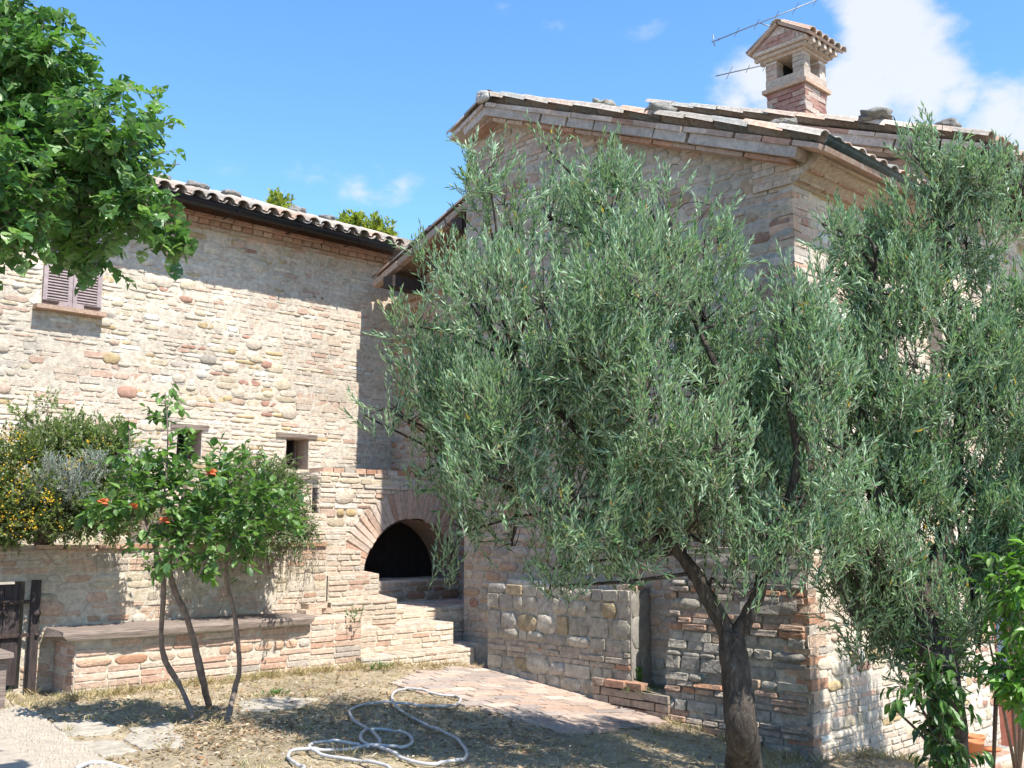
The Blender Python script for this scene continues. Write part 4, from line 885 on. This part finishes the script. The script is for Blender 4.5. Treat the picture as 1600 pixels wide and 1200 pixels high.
olb = [(762, 262, 50, 0), (790, 320, 72, .1), (735, 245, 28, 0, .35), (855, 232, 34, .1, .5), (860, 340, 85, .2), (955, 330, 85, -.1), (945, 258, 40, 0, .5), (1045, 345, 80, .1), (1040, 275, 36, 0, .5), (1100, 400, 70, 0), (1110, 320, 40, 0, .5), (700, 420, 60, .2, .5), (655, 395, 30, .1, .35), (760, 470, 90, 0, .8),
       (850, 480, 130, .2), (980, 460, 130, -.2), (1100, 500, 105, .1), (640, 510, 48, .1, .5), (690, 590, 85, .2, .8), (600, 640, 52, .1, .7), (570, 650, 24, .1, .4), (640, 660, 60, 0, .8), (760, 620, 120, -.1), (890, 630, 150, .3), (1030, 640, 140, -.2), (1150, 600, 95, .2), (1190, 480, 55, .1, .7), (1200, 640, 80, 0),
       (690, 705, 66, .2), (650, 745, 34, .1, .6), (780, 750, 100, .1), (900, 780, 110, -.3), (1030, 780, 110, .3), (1140, 740, 100, -.1), (1215, 760, 70, 0), (730, 830, 48, .3, .6), (700, 880, 30, .2, .6), (800, 850, 60, .2, .7), (880, 880, 60, 0, .7), (985, 870, 60, .2, .6), (1100, 850, 70, 0, .7), (1190, 850, 50, .1, .6), (1130, 920, 35, -.2, .3), (860, 915, 26, .1, .5)]
blobs1 = [blob(b[0], b[1], b[2], D1 + b[3] * 1.6 + R.uniform(-.25, .25), b[4] if len(b) > 4 else 1) for b in olb]
blobs1 += [blob(b[0], b[1], b[2] * .9, D1 + R.choice((-.55, .6)), .8) for b in olb if b[2] > 90]
blobs1 += [blob(1285, 600, 70, 5.95), blob(1310, 700, 80, 5.9), blob(1250, 790, 75, 5.95), blob(1180, 830, 60, 5.95, .7), blob(1270, 530, 55, 6.1, .8), blob(1120, 700, 90, 5.8), blob(1290, 860, 50, 6.0, .6), blob(1090, 810, 70, 6.1), blob(1160, 880, 48, 6.0, .7), blob(1000, 850, 60, 6.1, .8), blob(1220, 880, 45, 6.0, .6), blob(1165, 930, 36, 5.95, .5), blob(900, 560, 120, 5.9), blob(1010, 620, 120, 5.85), blob(800, 660, 110, 6.0), blob(1240, 480, 50, 6.2, .6)]
olive('olive_tree', 'olive tree with forked gnarled trunk in the dry ground beside the paving', tr, lm, blobs1, 10500, 14, seed=201)
D2 = 6.9
base2 = gp(1486, 1228)
tr2 = [(base2 - Z * .15, at(1482, 1140, 6.55), at(1470, 1040, 6.6), at(1440, 940, 6.7), at(1400, 860, 6.8)), (.13, .11, .1, .085, .07)]
lm2 = [((at(1405, 870, 6.8), at(1375, 790, 6.85), at(1350, 700, 6.9), at(1340, 560, 6.9), at(1370, 420, 6.9)), (.06, .05, .042, .03, .016)),
       ((at(1400, 860, 6.8), at(1330, 850, 6.7), at(1275, 790, 6.6), at(1262, 700, 6.6), at(1270, 600, 6.7)), (.06, .052, .045, .036, .02)),
       ((at(1440, 940, 6.7), at(1480, 820, 6.9), at(1500, 660, 7), at(1490, 500, 7), at(1470, 330, 7)), (.055, .046, .036, .026, .012)),
       ((at(1490, 800, 6.9), at(1560, 700, 7.2), at(1640, 600, 7.3)), (.036, .028, .014))]
ol2 = [(1470, 220, 38, 0, .7), (1425, 240, 34, 0, .5), (1480, 285, 60, 0), (1545, 275, 44, .3, .6), (1590, 290, 40, .3, .6), (1430, 350, 75, .1), (1510, 380, 70, 0, .8), (1585, 345, 26, .2, .5), (1310, 370, 45, 0, .6), (1285, 350, 26, 0, .4), (1360, 390, 60, .1, .8), (1400, 460, 90, 0), (1500, 480, 80, .1), (1290, 430, 40, .1, .4),
       (1320, 560, 75, .2, .55), (1430, 570, 110, -.1), (1540, 560, 75, .2), (1270, 600, 55, -.2, .8), (1360, 670, 100, .1), (1480, 690, 120, .2), (1590, 660, 85, .3), (1280, 720, 70, -.2), (1380, 790, 110, 0), (1500, 810, 115, .1), (1600, 790, 90, .3), (1290, 840, 65, -.2), (1390, 900, 90, .1), (1490, 930, 95, 0), (1590, 900, 80, .2), (1310, 925, 45, 0, .7), (1345, 1000, 40, .1, .45), (1330, 960, 50, -.1, .7), (1400, 960, 60, -.1, .9), (1440, 1010, 65, 0, .8), (1370, 860, 70, -.2, .9), (1530, 1010, 60, .1, .7), (1620, 480, 60, .4), (1660, 760, 100, .4), (1680, 600, 100, .5), (1262, 440, 46, -.3, 1.3), (1256, 510, 55, -.3, 1.3), (1250, 590, 58, -.3, 1.2), (1240, 660, 56, -.3, .9)]
blobs2 = [blob(b[0], b[1], b[2], D2 + b[3] * (1.6 if b[0] < 1520 or b[0] > 1620 else .2) + R.uniform(-.2, .15), b[4] if len(b) > 4 else 1) for b in ol2]
olive('olive_tree', 'olive tree on the right, its thick crown hiding the sunlit side wall', tr2, lm2, blobs2, 10500, 14, seed=202)

# ================================================================== LINDEN AT TOP LEFT
def leafy(name, label, cat, trunk, limbs, blobs, nsh, nleaf, L, lsz, wrat, proto, cols, wts, mat='leaf', spread=.9, up=.3, seed=1, shell=.4, flat=.9, droop=.0, bark='bark2', bcol=(.16, .12, .095), tw=.003, bend=.05, group=None, face=None, wob=.08):
    global rng
    rng = np.random.default_rng(seed); R.seed(seed)
    t = thing(name, label, cat, limbs[0][0][0] if not trunk else trunk[0][0], group); mb = MB()
    for pts, rad in ([trunk] if trunk else []) + limbs:
        p, rr = jitter_path(pts, rad); mb.tube(p, rr, 9 if rad[0] > .015 else 6, bcol, wob)
        if not trunk: mb.build('stem', M[bark], t); mb = MB()
    if trunk: mb.build('trunk', M[bark], t)
    P, d = in_blobs(blobs, nsh, shell, 1.0); D = nrm(.7 * d + np.array([0, 0, 1.]) * up + .4 * rng.normal(size=d.shape)); Ls = rng.uniform(*L, nsh); P0 = P - D * (Ls * .5)[:, None]
    lpos, ld, ln = shoots(P0, D, Ls, nleaf, spread, bend); n = len(lpos)
    ld = ld - np.array([0, 0, 1.]) * droop; ln = ln * .4 + np.array([0, 0, 1.]) * flat + rng.normal(scale=.35, size=ln.shape)
    if face is not None: ln = ln + np.array(face)
    sz = rng.uniform(lsz[0], lsz[1], n)
    V, F, k = leaves(lpos, ld, ln, sz, sz * wrat, proto); cl = pick(cols, wts, n, .2)
    np_mesh('crown' if trunk else 'foliage', V, F, np.repeat(cl, k, 0), M[mat], t)
    V, F, c_ = stems(P0, D, Ls, bend, tw, tuple(x * 1.2 for x in bcol)); np_mesh('twigs', V, F, c_, M['bark2'], t)
    return t
D3 = 4.45
lb = [(-20, 120, 110), (60, 110, 62), (30, 60, 45), (120, 160, 62), (60, 220, 90), (160, 215, 55), (0, 300, 100), (110, 290, 85), (195, 250, 40, .7), (215, 215, 34, .6), (245, 195, 20, .5), (200, 320, 50, .8), (235, 350, 36, .8), (262, 368, 26, .8), (290, 376, 16, .7), (130, 360, 50), (20, 360, 45), (150, 405, 24, .7), (140, 420, 12, .35), (110, 45, 14, .35), (60, 25, 30, .5), (30, 8, 20, .4), (155, 100, 22, .5), (190, 135, 22, .5), (215, 155, 14, .4), (-120, 200, 160), (-100, 330, 120), (-150, 40, 130), (5, 400, 20, .5), (250, 300, 22, .5), (255, 255, 20, .5)]
lbb = [blob(b[0], b[1], b[2], D3 + R.uniform(-.3, .5), b[3] if len(b) > 3 else 1) for b in lb]
lbase = at(-330, 900, 4.8); lbase.z = -.05
leafy('linden_tree', 'broad leaved tree reaching in at top left in front of the shutters', 'tree', ((lbase, lbase + Vector((.02, 0, 1.2)), at(-300, 420, 4.85), at(-240, 250, 4.75), at(-150, 100, 4.65)), (.16, .13, .11, .08, .03)),
      [((at(-270, 330, 4.75), at(-150, 300, 4.7), at(-40, 290, 4.65), at(60, 280, 4.6), at(150, 300, 4.5)), (.05, .035, .022, .012, .004)), ((at(-240, 250, 4.75), at(-130, 190, 4.7), at(-20, 150, 4.65), at(70, 170, 4.6)), (.04, .026, .014, .004)), ((at(-60, 130, 4.65), at(10, 100, 4.6), at(60, 80, 4.5)), (.012, .007, .003))],
      lbb, 1050, 9, (.14, .3), (.052, .08), .95, HEART, [(.095, .20, .055), (.13, .245, .065), (.065, .145, .048), (.22, .33, .13)], [4, 4, 3, 1.5], spread=1.15, up=.25, seed=203, droop=.45, shell=.35)

# ================================================================== ROSE BY THE BENCH
rs = [((gp(303, 1126), at(283, 1075, 7.74), at(257, 1030, 7.62), at(252, 990, 7.52), at(255, 910, 7.32), at(240, 850, 7.17), at(215, 780, 7.17)), (.02, .017, .021, .016, .018, .012, .006)),
      ((gp(327, 1107), at(316, 1060, 7.80), at(305, 1010, 7.67), at(290, 960, 7.50), at(265, 890, 7.32), at(280, 800, 7.22), at(300, 720, 7.22)), (.026, .025, .024, .022, .018, .012, .006)),
      ((gp(354, 1131), at(366, 1080, 7.70), at(374, 1040, 7.60), at(368, 970, 7.44), at(353, 890, 7.27), at(370, 810, 7.22)), (.022, .02, .019, .016, .013, .006)),
      ((at(240, 850, 7.17), at(258, 760, 7.17), at(262, 680, 7.17), at(258, 612, 7.17)), (.009, .007, .005, .003)), ((at(215, 800, 7.17), at(205, 720, 7.17), at(200, 650, 7.17)), (.008, .006, .003))]
rb = [(300, 765, 80), (240, 790, 68), (370, 780, 75), (185, 775, 45, .8), (430, 800, 40, .7), (150, 790, 24, .5), (465, 815, 22, .5), (320, 745, 42, .6), (240, 742, 42, .8), (400, 790, 50, .8), (290, 840, 55, .8), (350, 850, 48, .8), (258, 628, 20, .9), (275, 612, 16, .8), (245, 650, 14, .7), (200, 655, 22, .8), (258, 690, 18, .5), (185, 715, 26, .5), (330, 890, 24, .5), (245, 870, 26, .5), (170, 800, 24, .5), (440, 800, 28, .5), (405, 850, 26, .5), (362, 905, 14, .4)]
rbb = [blob(b[0], b[1], b[2], 7.2 + R.uniform(-.25, .25), b[3] if len(b) > 3 else 1) for b in rb]
RS = leafy('rose_bush', 'rose grown as a small tree on three bare stems in front of the bench', 'rose', None, rs, rbb, 265, 9, (.12, .26), (.048, .085), .72, OVAL, [(.09, .18, .045), (.12, .22, .055), (.065, .135, .045), (.17, .28, .08)], [4, 4, 2, 1.5], spread=1.1, up=.25, seed=204, droop=.12, flat=1.8, wob=.2)
for px, py in ((161, 786), (258, 815), (209, 793), (330, 740)):
    c = at(px, py, 6.95); mb = MB(); R.seed(px)
    for q in range(9):
        an = q * 2.4; u_ = Vector((cos(an), sin(an), -.5 + .2 * q)).normalized(); mb.stone(c + u_ * .022, u_, Vector((-sin(an), cos(an), 0)), u_.cross(Vector((-sin(an), cos(an), 0))), .05, .042, .006, 7, 2.2, .1, (.62, .16, .07), .002)
    mb.build('blossom', M['flower'], RS)

# ================================================================== PLANTS ON THE TERRACE WALL
def shrub(name, label, cat, blobs, nsh, nleaf, L, lsz, wrat, proto, cols, wts, base, mat='leaf', **k):
    return leafy(name, label, cat, None, [((Vector(base), Vector(base) + (Vector(b[:3]) - Vector(base)) * .5 + Vector((0, 0, .05)), Vector(b[:3])), (.018, .012, .005)) for b in blobs], blobs, nsh, nleaf, L, lsz, wrat, proto, cols, wts, mat, **k)
yb = [blob(*b) for b in [(20, 740, 70, 8.8), (60, 790, 50, 8.5), (-30, 780, 70, 8.5), (110, 700, 40, 9.0, .7), (150, 790, 40, 8.7, .7), (20, 815, 40, 8.4, .8), (90, 815, 36, 8.5, .8)]]
YB = shrub('shrub', 'yellow flowered shrub hanging over the left end of the terrace wall', 'shrub', yb, 1700, 13, (.08, .2), (.026, .046), .55, DIAM, [(.13, .18, .05), (.17, .21, .06), (.09, .13, .045)], [3, 2, 2], (2.95, 9.3, 1.18), seed=205, up=.35)
P, d = in_blobs([blob(*b) for b in [(10, 705, 46, 8.5), (40, 780, 50, 8.3), (0, 760, 46, 8.4), (120, 735, 28, 8.5), (75, 800, 34, 8.25, .8), (30, 820, 28, 8.2), (150, 700, 24, 8.7, .5), (-60, 740, 60, 8.4)]], 330, .6, 1)
rng = np.random.default_rng(3); pos = np.repeat(P, 4, 0) + rng.normal(scale=.012, size=(1320, 3)); V, F, k = leaves(pos, rng.normal(size=(1320, 3)), rng.normal(size=(1320, 3)), .016, .014, DIAM); np_mesh('blossom', V, F, np.repeat(pick([(.62, .38, .03), (.5, .3, .02), (.42, .3, .05)], [3, 2, 1], 1320), k, 0), M['flower'], YB)
gb = [blob(*b) for b in [(110, 700, 48, 9.2), (60, 692, 36, 9.2, .7), (150, 730, 55, 9.1), (175, 690, 35, 9.2, .7), (40, 650, 22, 9.2, .3), (75, 632, 18, 9.2, .25), (120, 800, 45, 8.65, .8), (175, 805, 40, 8.7, .8), (215, 790, 34, 8.8, .7)]]
shrub('shrub', 'tall loose pale green shrub behind the yellow flowers on the terrace', 'shrub', gb, 1500, 13, (.1, .24), (.026, .048), .55, DIAM, [(.19, .25, .09), (.15, .205, .075), (.25, .29, .13)], [3, 3, 1.4], (3.3, 9.5, 1.18), seed=206, up=.25)
sb_ = [blob(*b) for b in [(85, 745, 34, 8.55), (120, 760, 30, 8.5), (60, 770, 26, 8.5), (145, 730, 24, 8.6), (215, 730, 24, 8.7)]]
shrub('shrub', 'silvery grey cushion plant between the yellow flowers on the terrace wall', 'shrub', sb_, 480, 16, (.07, .15), (.022, .036), .22, LANCE, [(.34, .38, .33), (.27, .32, .28), (.42, .45, .40)], [3, 2, 1], (3.25, 9.2, 1.18), 'silver_leaf', seed=207, up=.7)
cb = [blob(*b) for b in [(390, 755, 50, 10.0), (345, 780, 44, 9.7), (420, 780, 52, 9.9), (455, 815, 34, 9.7, .8), (400, 820, 46, 9.6, .8), (345, 810, 45, 9.4, .7), (475, 835, 20, 9.5, .6), (440, 740, 30, 10.2, .35), (470, 760, 24, 10.2, .25), (415, 750, 26, 10.1, .6)]]
shrub('shrub', 'small leaved arching shrub spilling over the terrace wall right of the rose', 'shrub', cb, 1900, 15, (.12, .3), (.022, .04), .55, DIAM, [(.14, .20, .07), (.10, .155, .055), (.19, .25, .10)], [3, 3, 1.5], (5.1, 9.7, 1.18), seed=208, up=.05, bend=-.2)
# dry dead stalks hanging under the shrubs
rng = np.random.default_rng(12); n = 90; P = np.stack([rng.uniform(2.3, 4.3, n), rng.uniform(8.9, 9.08, n), rng.uniform(1.1, 1.4, n)], 1); D = nrm(np.stack([rng.normal(scale=.5, size=n), rng.normal(-.4, .3, n), rng.normal(-.7, .35, n)], 1)); V, F, c_ = stems(P, D, rng.uniform(.05, .16, n), -.2, .002, (.075, .055, .04))
tag(np_mesh('dead_stalks', V, F, c_, M['bark2'], None, kind='stuff'), 'dry brown dead stalks hanging under the shrubs over the terrace wall', 'dead stalks')
n = 150; P = np.stack([rng.uniform(4.2, 5.9, n), rng.uniform(8.93, 9.1, n), rng.uniform(1.1, 1.3, n)], 1); D = nrm(np.stack([rng.normal(scale=.3, size=n), rng.normal(-.25, .15, n), rng.normal(-.9, .2, n)], 1)); Ls = rng.uniform(.08, .3, n)
V, F, c_ = stems(P, D, Ls, -.2, .0022, (.1, .12, .06)); lpos, ld, ln = shoots(P, D, Ls, 7, .8, -.2); V2, F2, k = leaves(lpos, ld, ln, .022, .009, DIAM)
HS = thing('trailing_plant', 'thin green strands trailing down the terrace wall above the bench', 'trailing plant', (5, 9.05, 1.2)); np_mesh('strands', V, F, c_, M['bark2'], HS); np_mesh('foliage', V2, F2, (.085, .12, .05), M['leaf'], HS)

# weeds
def weed(label, base, h, n, lsz, cols, seed, wr=.5, sp=1.0, name='weed'):
    global rng
    rng = np.random.default_rng(seed); t = thing(name, label, 'weed', base); S = n; b = np.array(base) + rng.normal(scale=(.03 * sp, .03 * sp, 0), size=(S, 3)); D = nrm(np.stack([rng.normal(scale=.35 * sp, size=S), rng.normal(scale=.35 * sp, size=S), np.ones(S)], 1)); Ls = h * rng.uniform(.5, 1, S)
    V0, F0, c0 = stems(b, D, Ls, -.1, .003, (.1, .14, .05)); F0 = np.concatenate([F0[:, [0, 1, 2]], F0[:, [0, 2, 3]]])
    lpos, ld, ln = shoots(b, D, Ls, 9, 1.0, -.1, .2); m = len(lpos); V, F, k = leaves(lpos, ld, ln + np.array([0, 0, 1.2]), rng.uniform(*lsz, m), rng.uniform(*lsz, m) * wr, BROAD); np_mesh('foliage', np.concatenate([V0, V]), np.concatenate([F0, F + len(V0)]), np.concatenate([c0, np.repeat(pick(cols, [1] * len(cols), m), k, 0)]), M['leaf'], t)
    return t
GW = [(.09, .19, .035), (.12, .24, .05), (.07, .15, .03)]
weed('bright green weed growing in the joint between bench end and steps', (6.16, 8.7, .42), .2, 16, (.018, .034), GW, 31, .7, 2.2)
weed('fresh green seedling standing in the planter against the pier', (7.66, 6.28, -.1), .28, 5, (.04, .06), [(.11, .25, .04), (.14, .3, .05)], 32, .6, .5)
weed('low grey green succulent cushion in the brick planter', (7.62, 6.2, -.12), .12, 90, (.012, .022), [(.16, .19, .11), (.22, .22, .13), (.12, .16, .09)], 33, .5, 4.0)
for k, (px, py, h, lab) in enumerate([(128, 1068, .16, 'pale dry weed tuft at the left bench corner'), (592, 1046, .1, 'green weed at the foot of the lowest step'), (1250, 1165, .18, 'green weed tuft at the battered corner foot'), (425, 1086, .06, 'small green weed patch beside the flagstone near the bench'), (60, 1075, .1, 'low weed beside the hatch post')]):
    weed(lab, gp(px, py), h, 22, (.014, .03), [(.14, .17, .06), (.2, .2, .1)] if k in (0, 4) else GW, 40 + k, .4, 2.0)

# ================================================================== LARGE LEAVED CLIMBER, BOTTOM RIGHT
rb2 = [blob(*b) for b in [(1575, 925, 40, 6.3, .6), (1605, 965, 46, 6.3), (1545, 1000, 24, 6.3, .4), (1580, 1050, 36, 6.3, .8), (1615, 1080, 40, 6.3), (1640, 900, 50, 6.3)]]
shrub('laurel_shrub', 'bright green broad leaved shrub at the bottom right edge', 'shrub', rb2, 130, 8, (.16, .32), (.055, .1), .42, LONG, [(.10, .22, .03), (.14, .28, .045), (.07, .16, .03)], [3, 2, 2], gp(1590, 1225), seed=209, up=.2, droop=.35, tw=.003, bcol=(.07, .06, .04))
cl2 = [blob(*b) for b in [(1480, 1090, 34, 6.35), (1470, 1150, 34, 6.35), (1495, 1190, 34, 6.35), (1425, 1080, 20, 6.3, .35), (1465, 1040, 30, 6.4, .7), (1400, 1110, 14, 6.3, .2)]]
shrub('climbing_plant', 'dark broad leaved climber wrapped round the right olive trunk', 'climbing plant', cl2, 52, 7, (.14, .26), (.06, .1), .45, LONG, [(.05, .11, .025), (.08, .17, .035), (.035, .08, .022)], [3, 1.5, 2], gp(1490, 1220), seed=210, up=-.1, droop=.9, tw=.003, bcol=(.05, .04, .03))
mb = MB(); mb.tube([gp(1550, 1212) - Z * .1, at(1556, 1100, 7.0), at(1560, 1020, 7.05)], [.016, .015, .014], 8, (.09, .05, .05)); tag(mb.build('garden_stake', M['iron']), 'thin dark red brown stake standing right of the clay pots', 'stake')

# ================================================================== TREES BEYOND THE LEFT ROOF
YG = [(.22, .26, .05), (.29, .31, .06), (.13, .18, .05), (.36, .36, .08)]
for k, (lab, bl, px) in enumerate([('lone yellow green treetop above the middle of the left roof', [(437, 328, 16), (440, 351, 22), (425, 341, 11)], 438), ('narrow yellow green treetop between the other two above left roof', [(492, 366, 16), (515, 368, 14), (500, 386, 24)], 500), ('wide yellow green treetop close to the gable roof', [(545, 361, 18), (590, 368, 24), (600, 391, 22), (565, 384, 22), (555, 346, 10)], 575)]):
    D_t = 24 + k; bb = [blob(a, b, c, D_t) for a, b, c in bl] + [blob(bl[0][0], 470, 70, D_t)]
    b0 = at(px, 600, D_t); b0.z = -.3
    leafy('tree', lab, 'tree', ((b0, Vector((b0.x, b0.y, 4)), Vector(bb[0][:3])), (.2, .14, .04)), [((Vector((b0.x, b0.y, 5)), Vector(b[:3])), (.06, .02)) for b in bb[1:]], bb, 900, 14, (.25, .5), (.11, .19), .5, DIAM, YG, [3, 3, 2, 1.5], seed=220 + k, up=.5, group='trees beyond the left roof')

# ================================================================== HOSE, POTS, LITTER
hp = [(250, 860), (300, 812), (260, 785), (200, 735), (240, 702), (400, 692), (560, 690), (690, 668), (850, 678), (945, 665), (978, 635), (940, 598), (860, 573), (760, 560), (690, 572), (655, 605), (668, 640), (740, 672), (830, 705), (950, 755), (1080, 780), (1200, 775), (1290, 755), (1318, 710), (1270, 640), (1160, 580), (1000, 500), (900, 440), (858, 400), (850, 355), (880, 320), (960, 312), (1060, 325), (1150, 345), (1240, 355), (1280, 385), (1230, 412), (1080, 415), (900, 405), (780, 395), (650, 412), (590, 445), (592, 485), (640, 525), (700, 560), (760, 620), (770, 650), (700, 668), (620, 664), (480, 640), (380, 645), (335, 665), (350, 700), (450, 730), (600, 752), (760, 785), (840, 812), (900, 850)]
R.seed(77); pts = [gp(400 + x / 4, 1000 + y / 4, .022) for x, y in hp]; pts = spline(pts, 5)
for i, p in enumerate(pts): p.z += .004 + .010 * (sin(i * .37) > .2)
mb = MB(); mb.tube(pts, .0108, 8, (.5, .5, .52)); tag(mb.build('garden_hose', M['hose']), 'pale grey garden hose lying in loose loops on the dry ground', 'hose')
mb = MB(); mb.tube(spline([gp(120, 1200, .05), gp(142, 1192, .045), gp(170, 1194, .03), gp(210, 1206, .02)], 5), .013, 8, (.5, .5, .52)); tag(mb.build('garden_hose', M['hose']), 'short end of pale hose on the path edge at bottom left', 'hose')
def pot(label, c, r, h):
    mb = MB(); n = 24; prof = [(.62 * r, 0), (.66 * r, .01), (.9 * r, h * .8), (1.0 * r, h * .8), (1.04 * r, h), (.92 * r, h), (.8 * r, h * .55), (0.01, h * .5)]; vs = []
    for (a, z) in prof: vs += [(c[0] + a * cos(2 * pi * q / n), c[1] + a * sin(2 * pi * q / n), c[2] + z) for q in range(n)]
    fs = [(k * n + q, k * n + (q + 1) % n, (k + 1) * n + (q + 1) % n, (k + 1) * n + q) for k in range(len(prof) - 1) for q in range(n)]; mb.add(vs, fs, (.5, .19, .09), True)
    t = tag(mb.build('flower_pot', M['pot']), label, 'flower pot', 'clay pots by the wall'); return t
# stone ledge under the pots
mb = MB(); poly_block(mb, [(9.55, 4.0), (10.75, 3.9), (10.75, 4.42), (9.55, 4.38)], -1.25, -.76, [0, 3], dict(brick=.3), PAL_GREY, 301, (.5, .45, .38)); tag(mb.build('stone_ledge', M['masonry']), 'low pale stone ledge under the clay pots at the wall foot', 'ledge')
pot('larger clay pot, standing on the right of the pair', (10.16, 4.24, -.755), .085, .17); pot('smaller clay pot, standing left in front of the other', (9.98, 4.17, -.755), .078, .155)
mb = MB(); mb.tube([(10.4, 4.2, -.755), (10.4, 4.2, -.73)], [.08, .1], 20, (.5, .19, .09)); tag(mb.build('saucer', M['pot']), 'flat clay saucer lying right of the two pots', 'saucer')

rng = np.random.default_rng(55); R.seed(55)
def scatter(n, keep_pave=.04):
    x = rng.uniform(1.9, 9.5, n); y = rng.uniform(2.2, 8.62, n); f = x * cos(AZ) + y * sin(AZ); r_ = x * sin(AZ) - y * cos(AZ)
    ok = (abs(r_ / f) < .62) & (f > 3.8) & ~((x > 3.3) & (x < 6.2) & (y > 8.6)) & ~((x > 6.1) & (y > 8.45)) & ~((x > 7.5) & (y > 4.3)); pv = inside(x, y, pavp); ok &= ~pv | (rng.random(n) < keep_pave)
    pe = [(p.x, p.y) for p in PP]; path = [(p[0] - 3.2, p[1]) for p in pe][::-1]; ok &= ~inside(x, y, pe + path)
    for pp, _ in FL: ok &= ~inside(x, y, [tuple(gp(*q))[:2] for q in pp]) | (rng.random(n) < .08)
    return x[ok], y[ok]
def fbm(x, y): return .5 + .25 * np.sin(x * 2.1 + 1.3 * np.sin(y * 1.7)) + .25 * np.sin(y * 2.9 + 1.1 * np.sin(x * 2.3 + 2))
x, y = scatter(60000); kp = rng.random(len(x)) < .25 + .75 * fbm(x, y); x, y = x[kp], y[kp]; n = len(x)
gl = rng.uniform(.02, .06, len(x))
ex = [((3.3, 6.2), (8.45, 8.64), 2600), ((6.2, 7.5), (8.3, 8.48), 500), ((2.6, 3.5), (8.2, 9.05), 700), ((7.1, 7.56), (4.3, 5.9), 700), ((7.6, 10), (4.0, 4.35), 900)]
for (xa, xb_), (ya_, yb_), m in ex:
    tx, ty = rng.uniform(xa, xb_, m // 14), rng.uniform(ya_, yb_, m // 14); x = np.concatenate([x, np.repeat(tx, 14) + rng.normal(scale=.018, size=len(tx) * 14)]); y = np.concatenate([y, np.repeat(ty, 14) + rng.normal(scale=.018, size=len(tx) * 14)]); gl = np.concatenate([gl, np.repeat(rng.uniform(.04, .12, len(tx)), 14)])
fl = scatter(2600, 0); tx, ty = fl[0][:170], fl[1][:170]; x = np.concatenate([x, np.repeat(tx, 20) + rng.normal(scale=.025, size=len(tx) * 20)]); y = np.concatenate([y, np.repeat(ty, 20) + rng.normal(scale=.025, size=len(tx) * 20)]); gl = np.concatenate([gl, np.repeat(rng.uniform(.03, .09, len(tx)), 20)]); n = len(x)
P = np.stack([x, y, terr(x, y) + .003], 1); D = nrm(np.stack([rng.normal(size=n), rng.normal(size=n), rng.uniform(.05, .9, n)], 1))
V, F, k = leaves(P, D + np.array([0, 0, .5]) * (gl > .061)[:, None], rng.normal(size=(n, 3)), gl, rng.uniform(.002, .0045, n), DIAM)
tag(np_mesh('dry_grass', V, F, np.repeat(pick([(.50, .40, .22), (.42, .33, .18), (.56, .48, .31), (.30, .24, .13), (.22, .24, .09)], [3, 3, 2, 2, .8], n), k, 0), M['litter'], None, kind='stuff'), 'short dry straw coloured grass over the trodden ground', 'grass')
tx, ty = rng.normal(4.0, .9, 5000), rng.normal(6.7, .6, 5000)
x, y = scatter(15000, .05); ok_ = inside(tx, ty, [(2.9, 5.6), (5.6, 5.0), (6.0, 7.6), (3.2, 8.3)]) & ~inside(tx, ty, pavp); x = np.concatenate([x, tx[ok_]]); y = np.concatenate([y, ty[ok_]]); kp = rng.random(len(x)) < .25 + .75 * (1 - fbm(x + 3, y)); x, y = x[kp], y[kp]; n = len(x)
P = np.stack([x, y, terr(x, y) + rng.uniform(.004, .016, n)], 1); D = nrm(np.stack([rng.normal(size=n), rng.normal(size=n), rng.normal(scale=.2, size=n)], 1)); NN = np.array([0, 0, 1.]) + rng.normal(scale=.4, size=(n, 3))
V, F, k = leaves(P, D, NN, rng.uniform(.02, .05, n), rng.uniform(.008, .026, n), BROAD)
tag(np_mesh('leaf_litter', V, F, np.repeat(pick([(.27, .18, .11), (.38, .28, .18), (.19, .13, .085), (.46, .38, .27), (.36, .19, .11)], [3, 3, 2, 2, .6], n), k, 0), M['litter'], None, kind='stuff'), 'dry brown fallen leaves strewn under the olive and rose', 'leaf litter')
x, y = scatter(2600, .15); n = len(x); mb = MB()
for a, b in zip(x, y): q = R.uniform(.006, .02); mb.stone((a, b, float(terr(a, b)) + .002), X, Y, Z, q, q * .8, q * .5, 6, 2.2, .15, pc([(2, (.4, .36, .3)), (2, (.5, .46, .4)), (1, (.28, .24, .19))]), .004)
tag(mb.build('pebbles', M['masonry'], None, kind='stuff'), 'small pale pebbles scattered over the dry ground', 'pebbles')
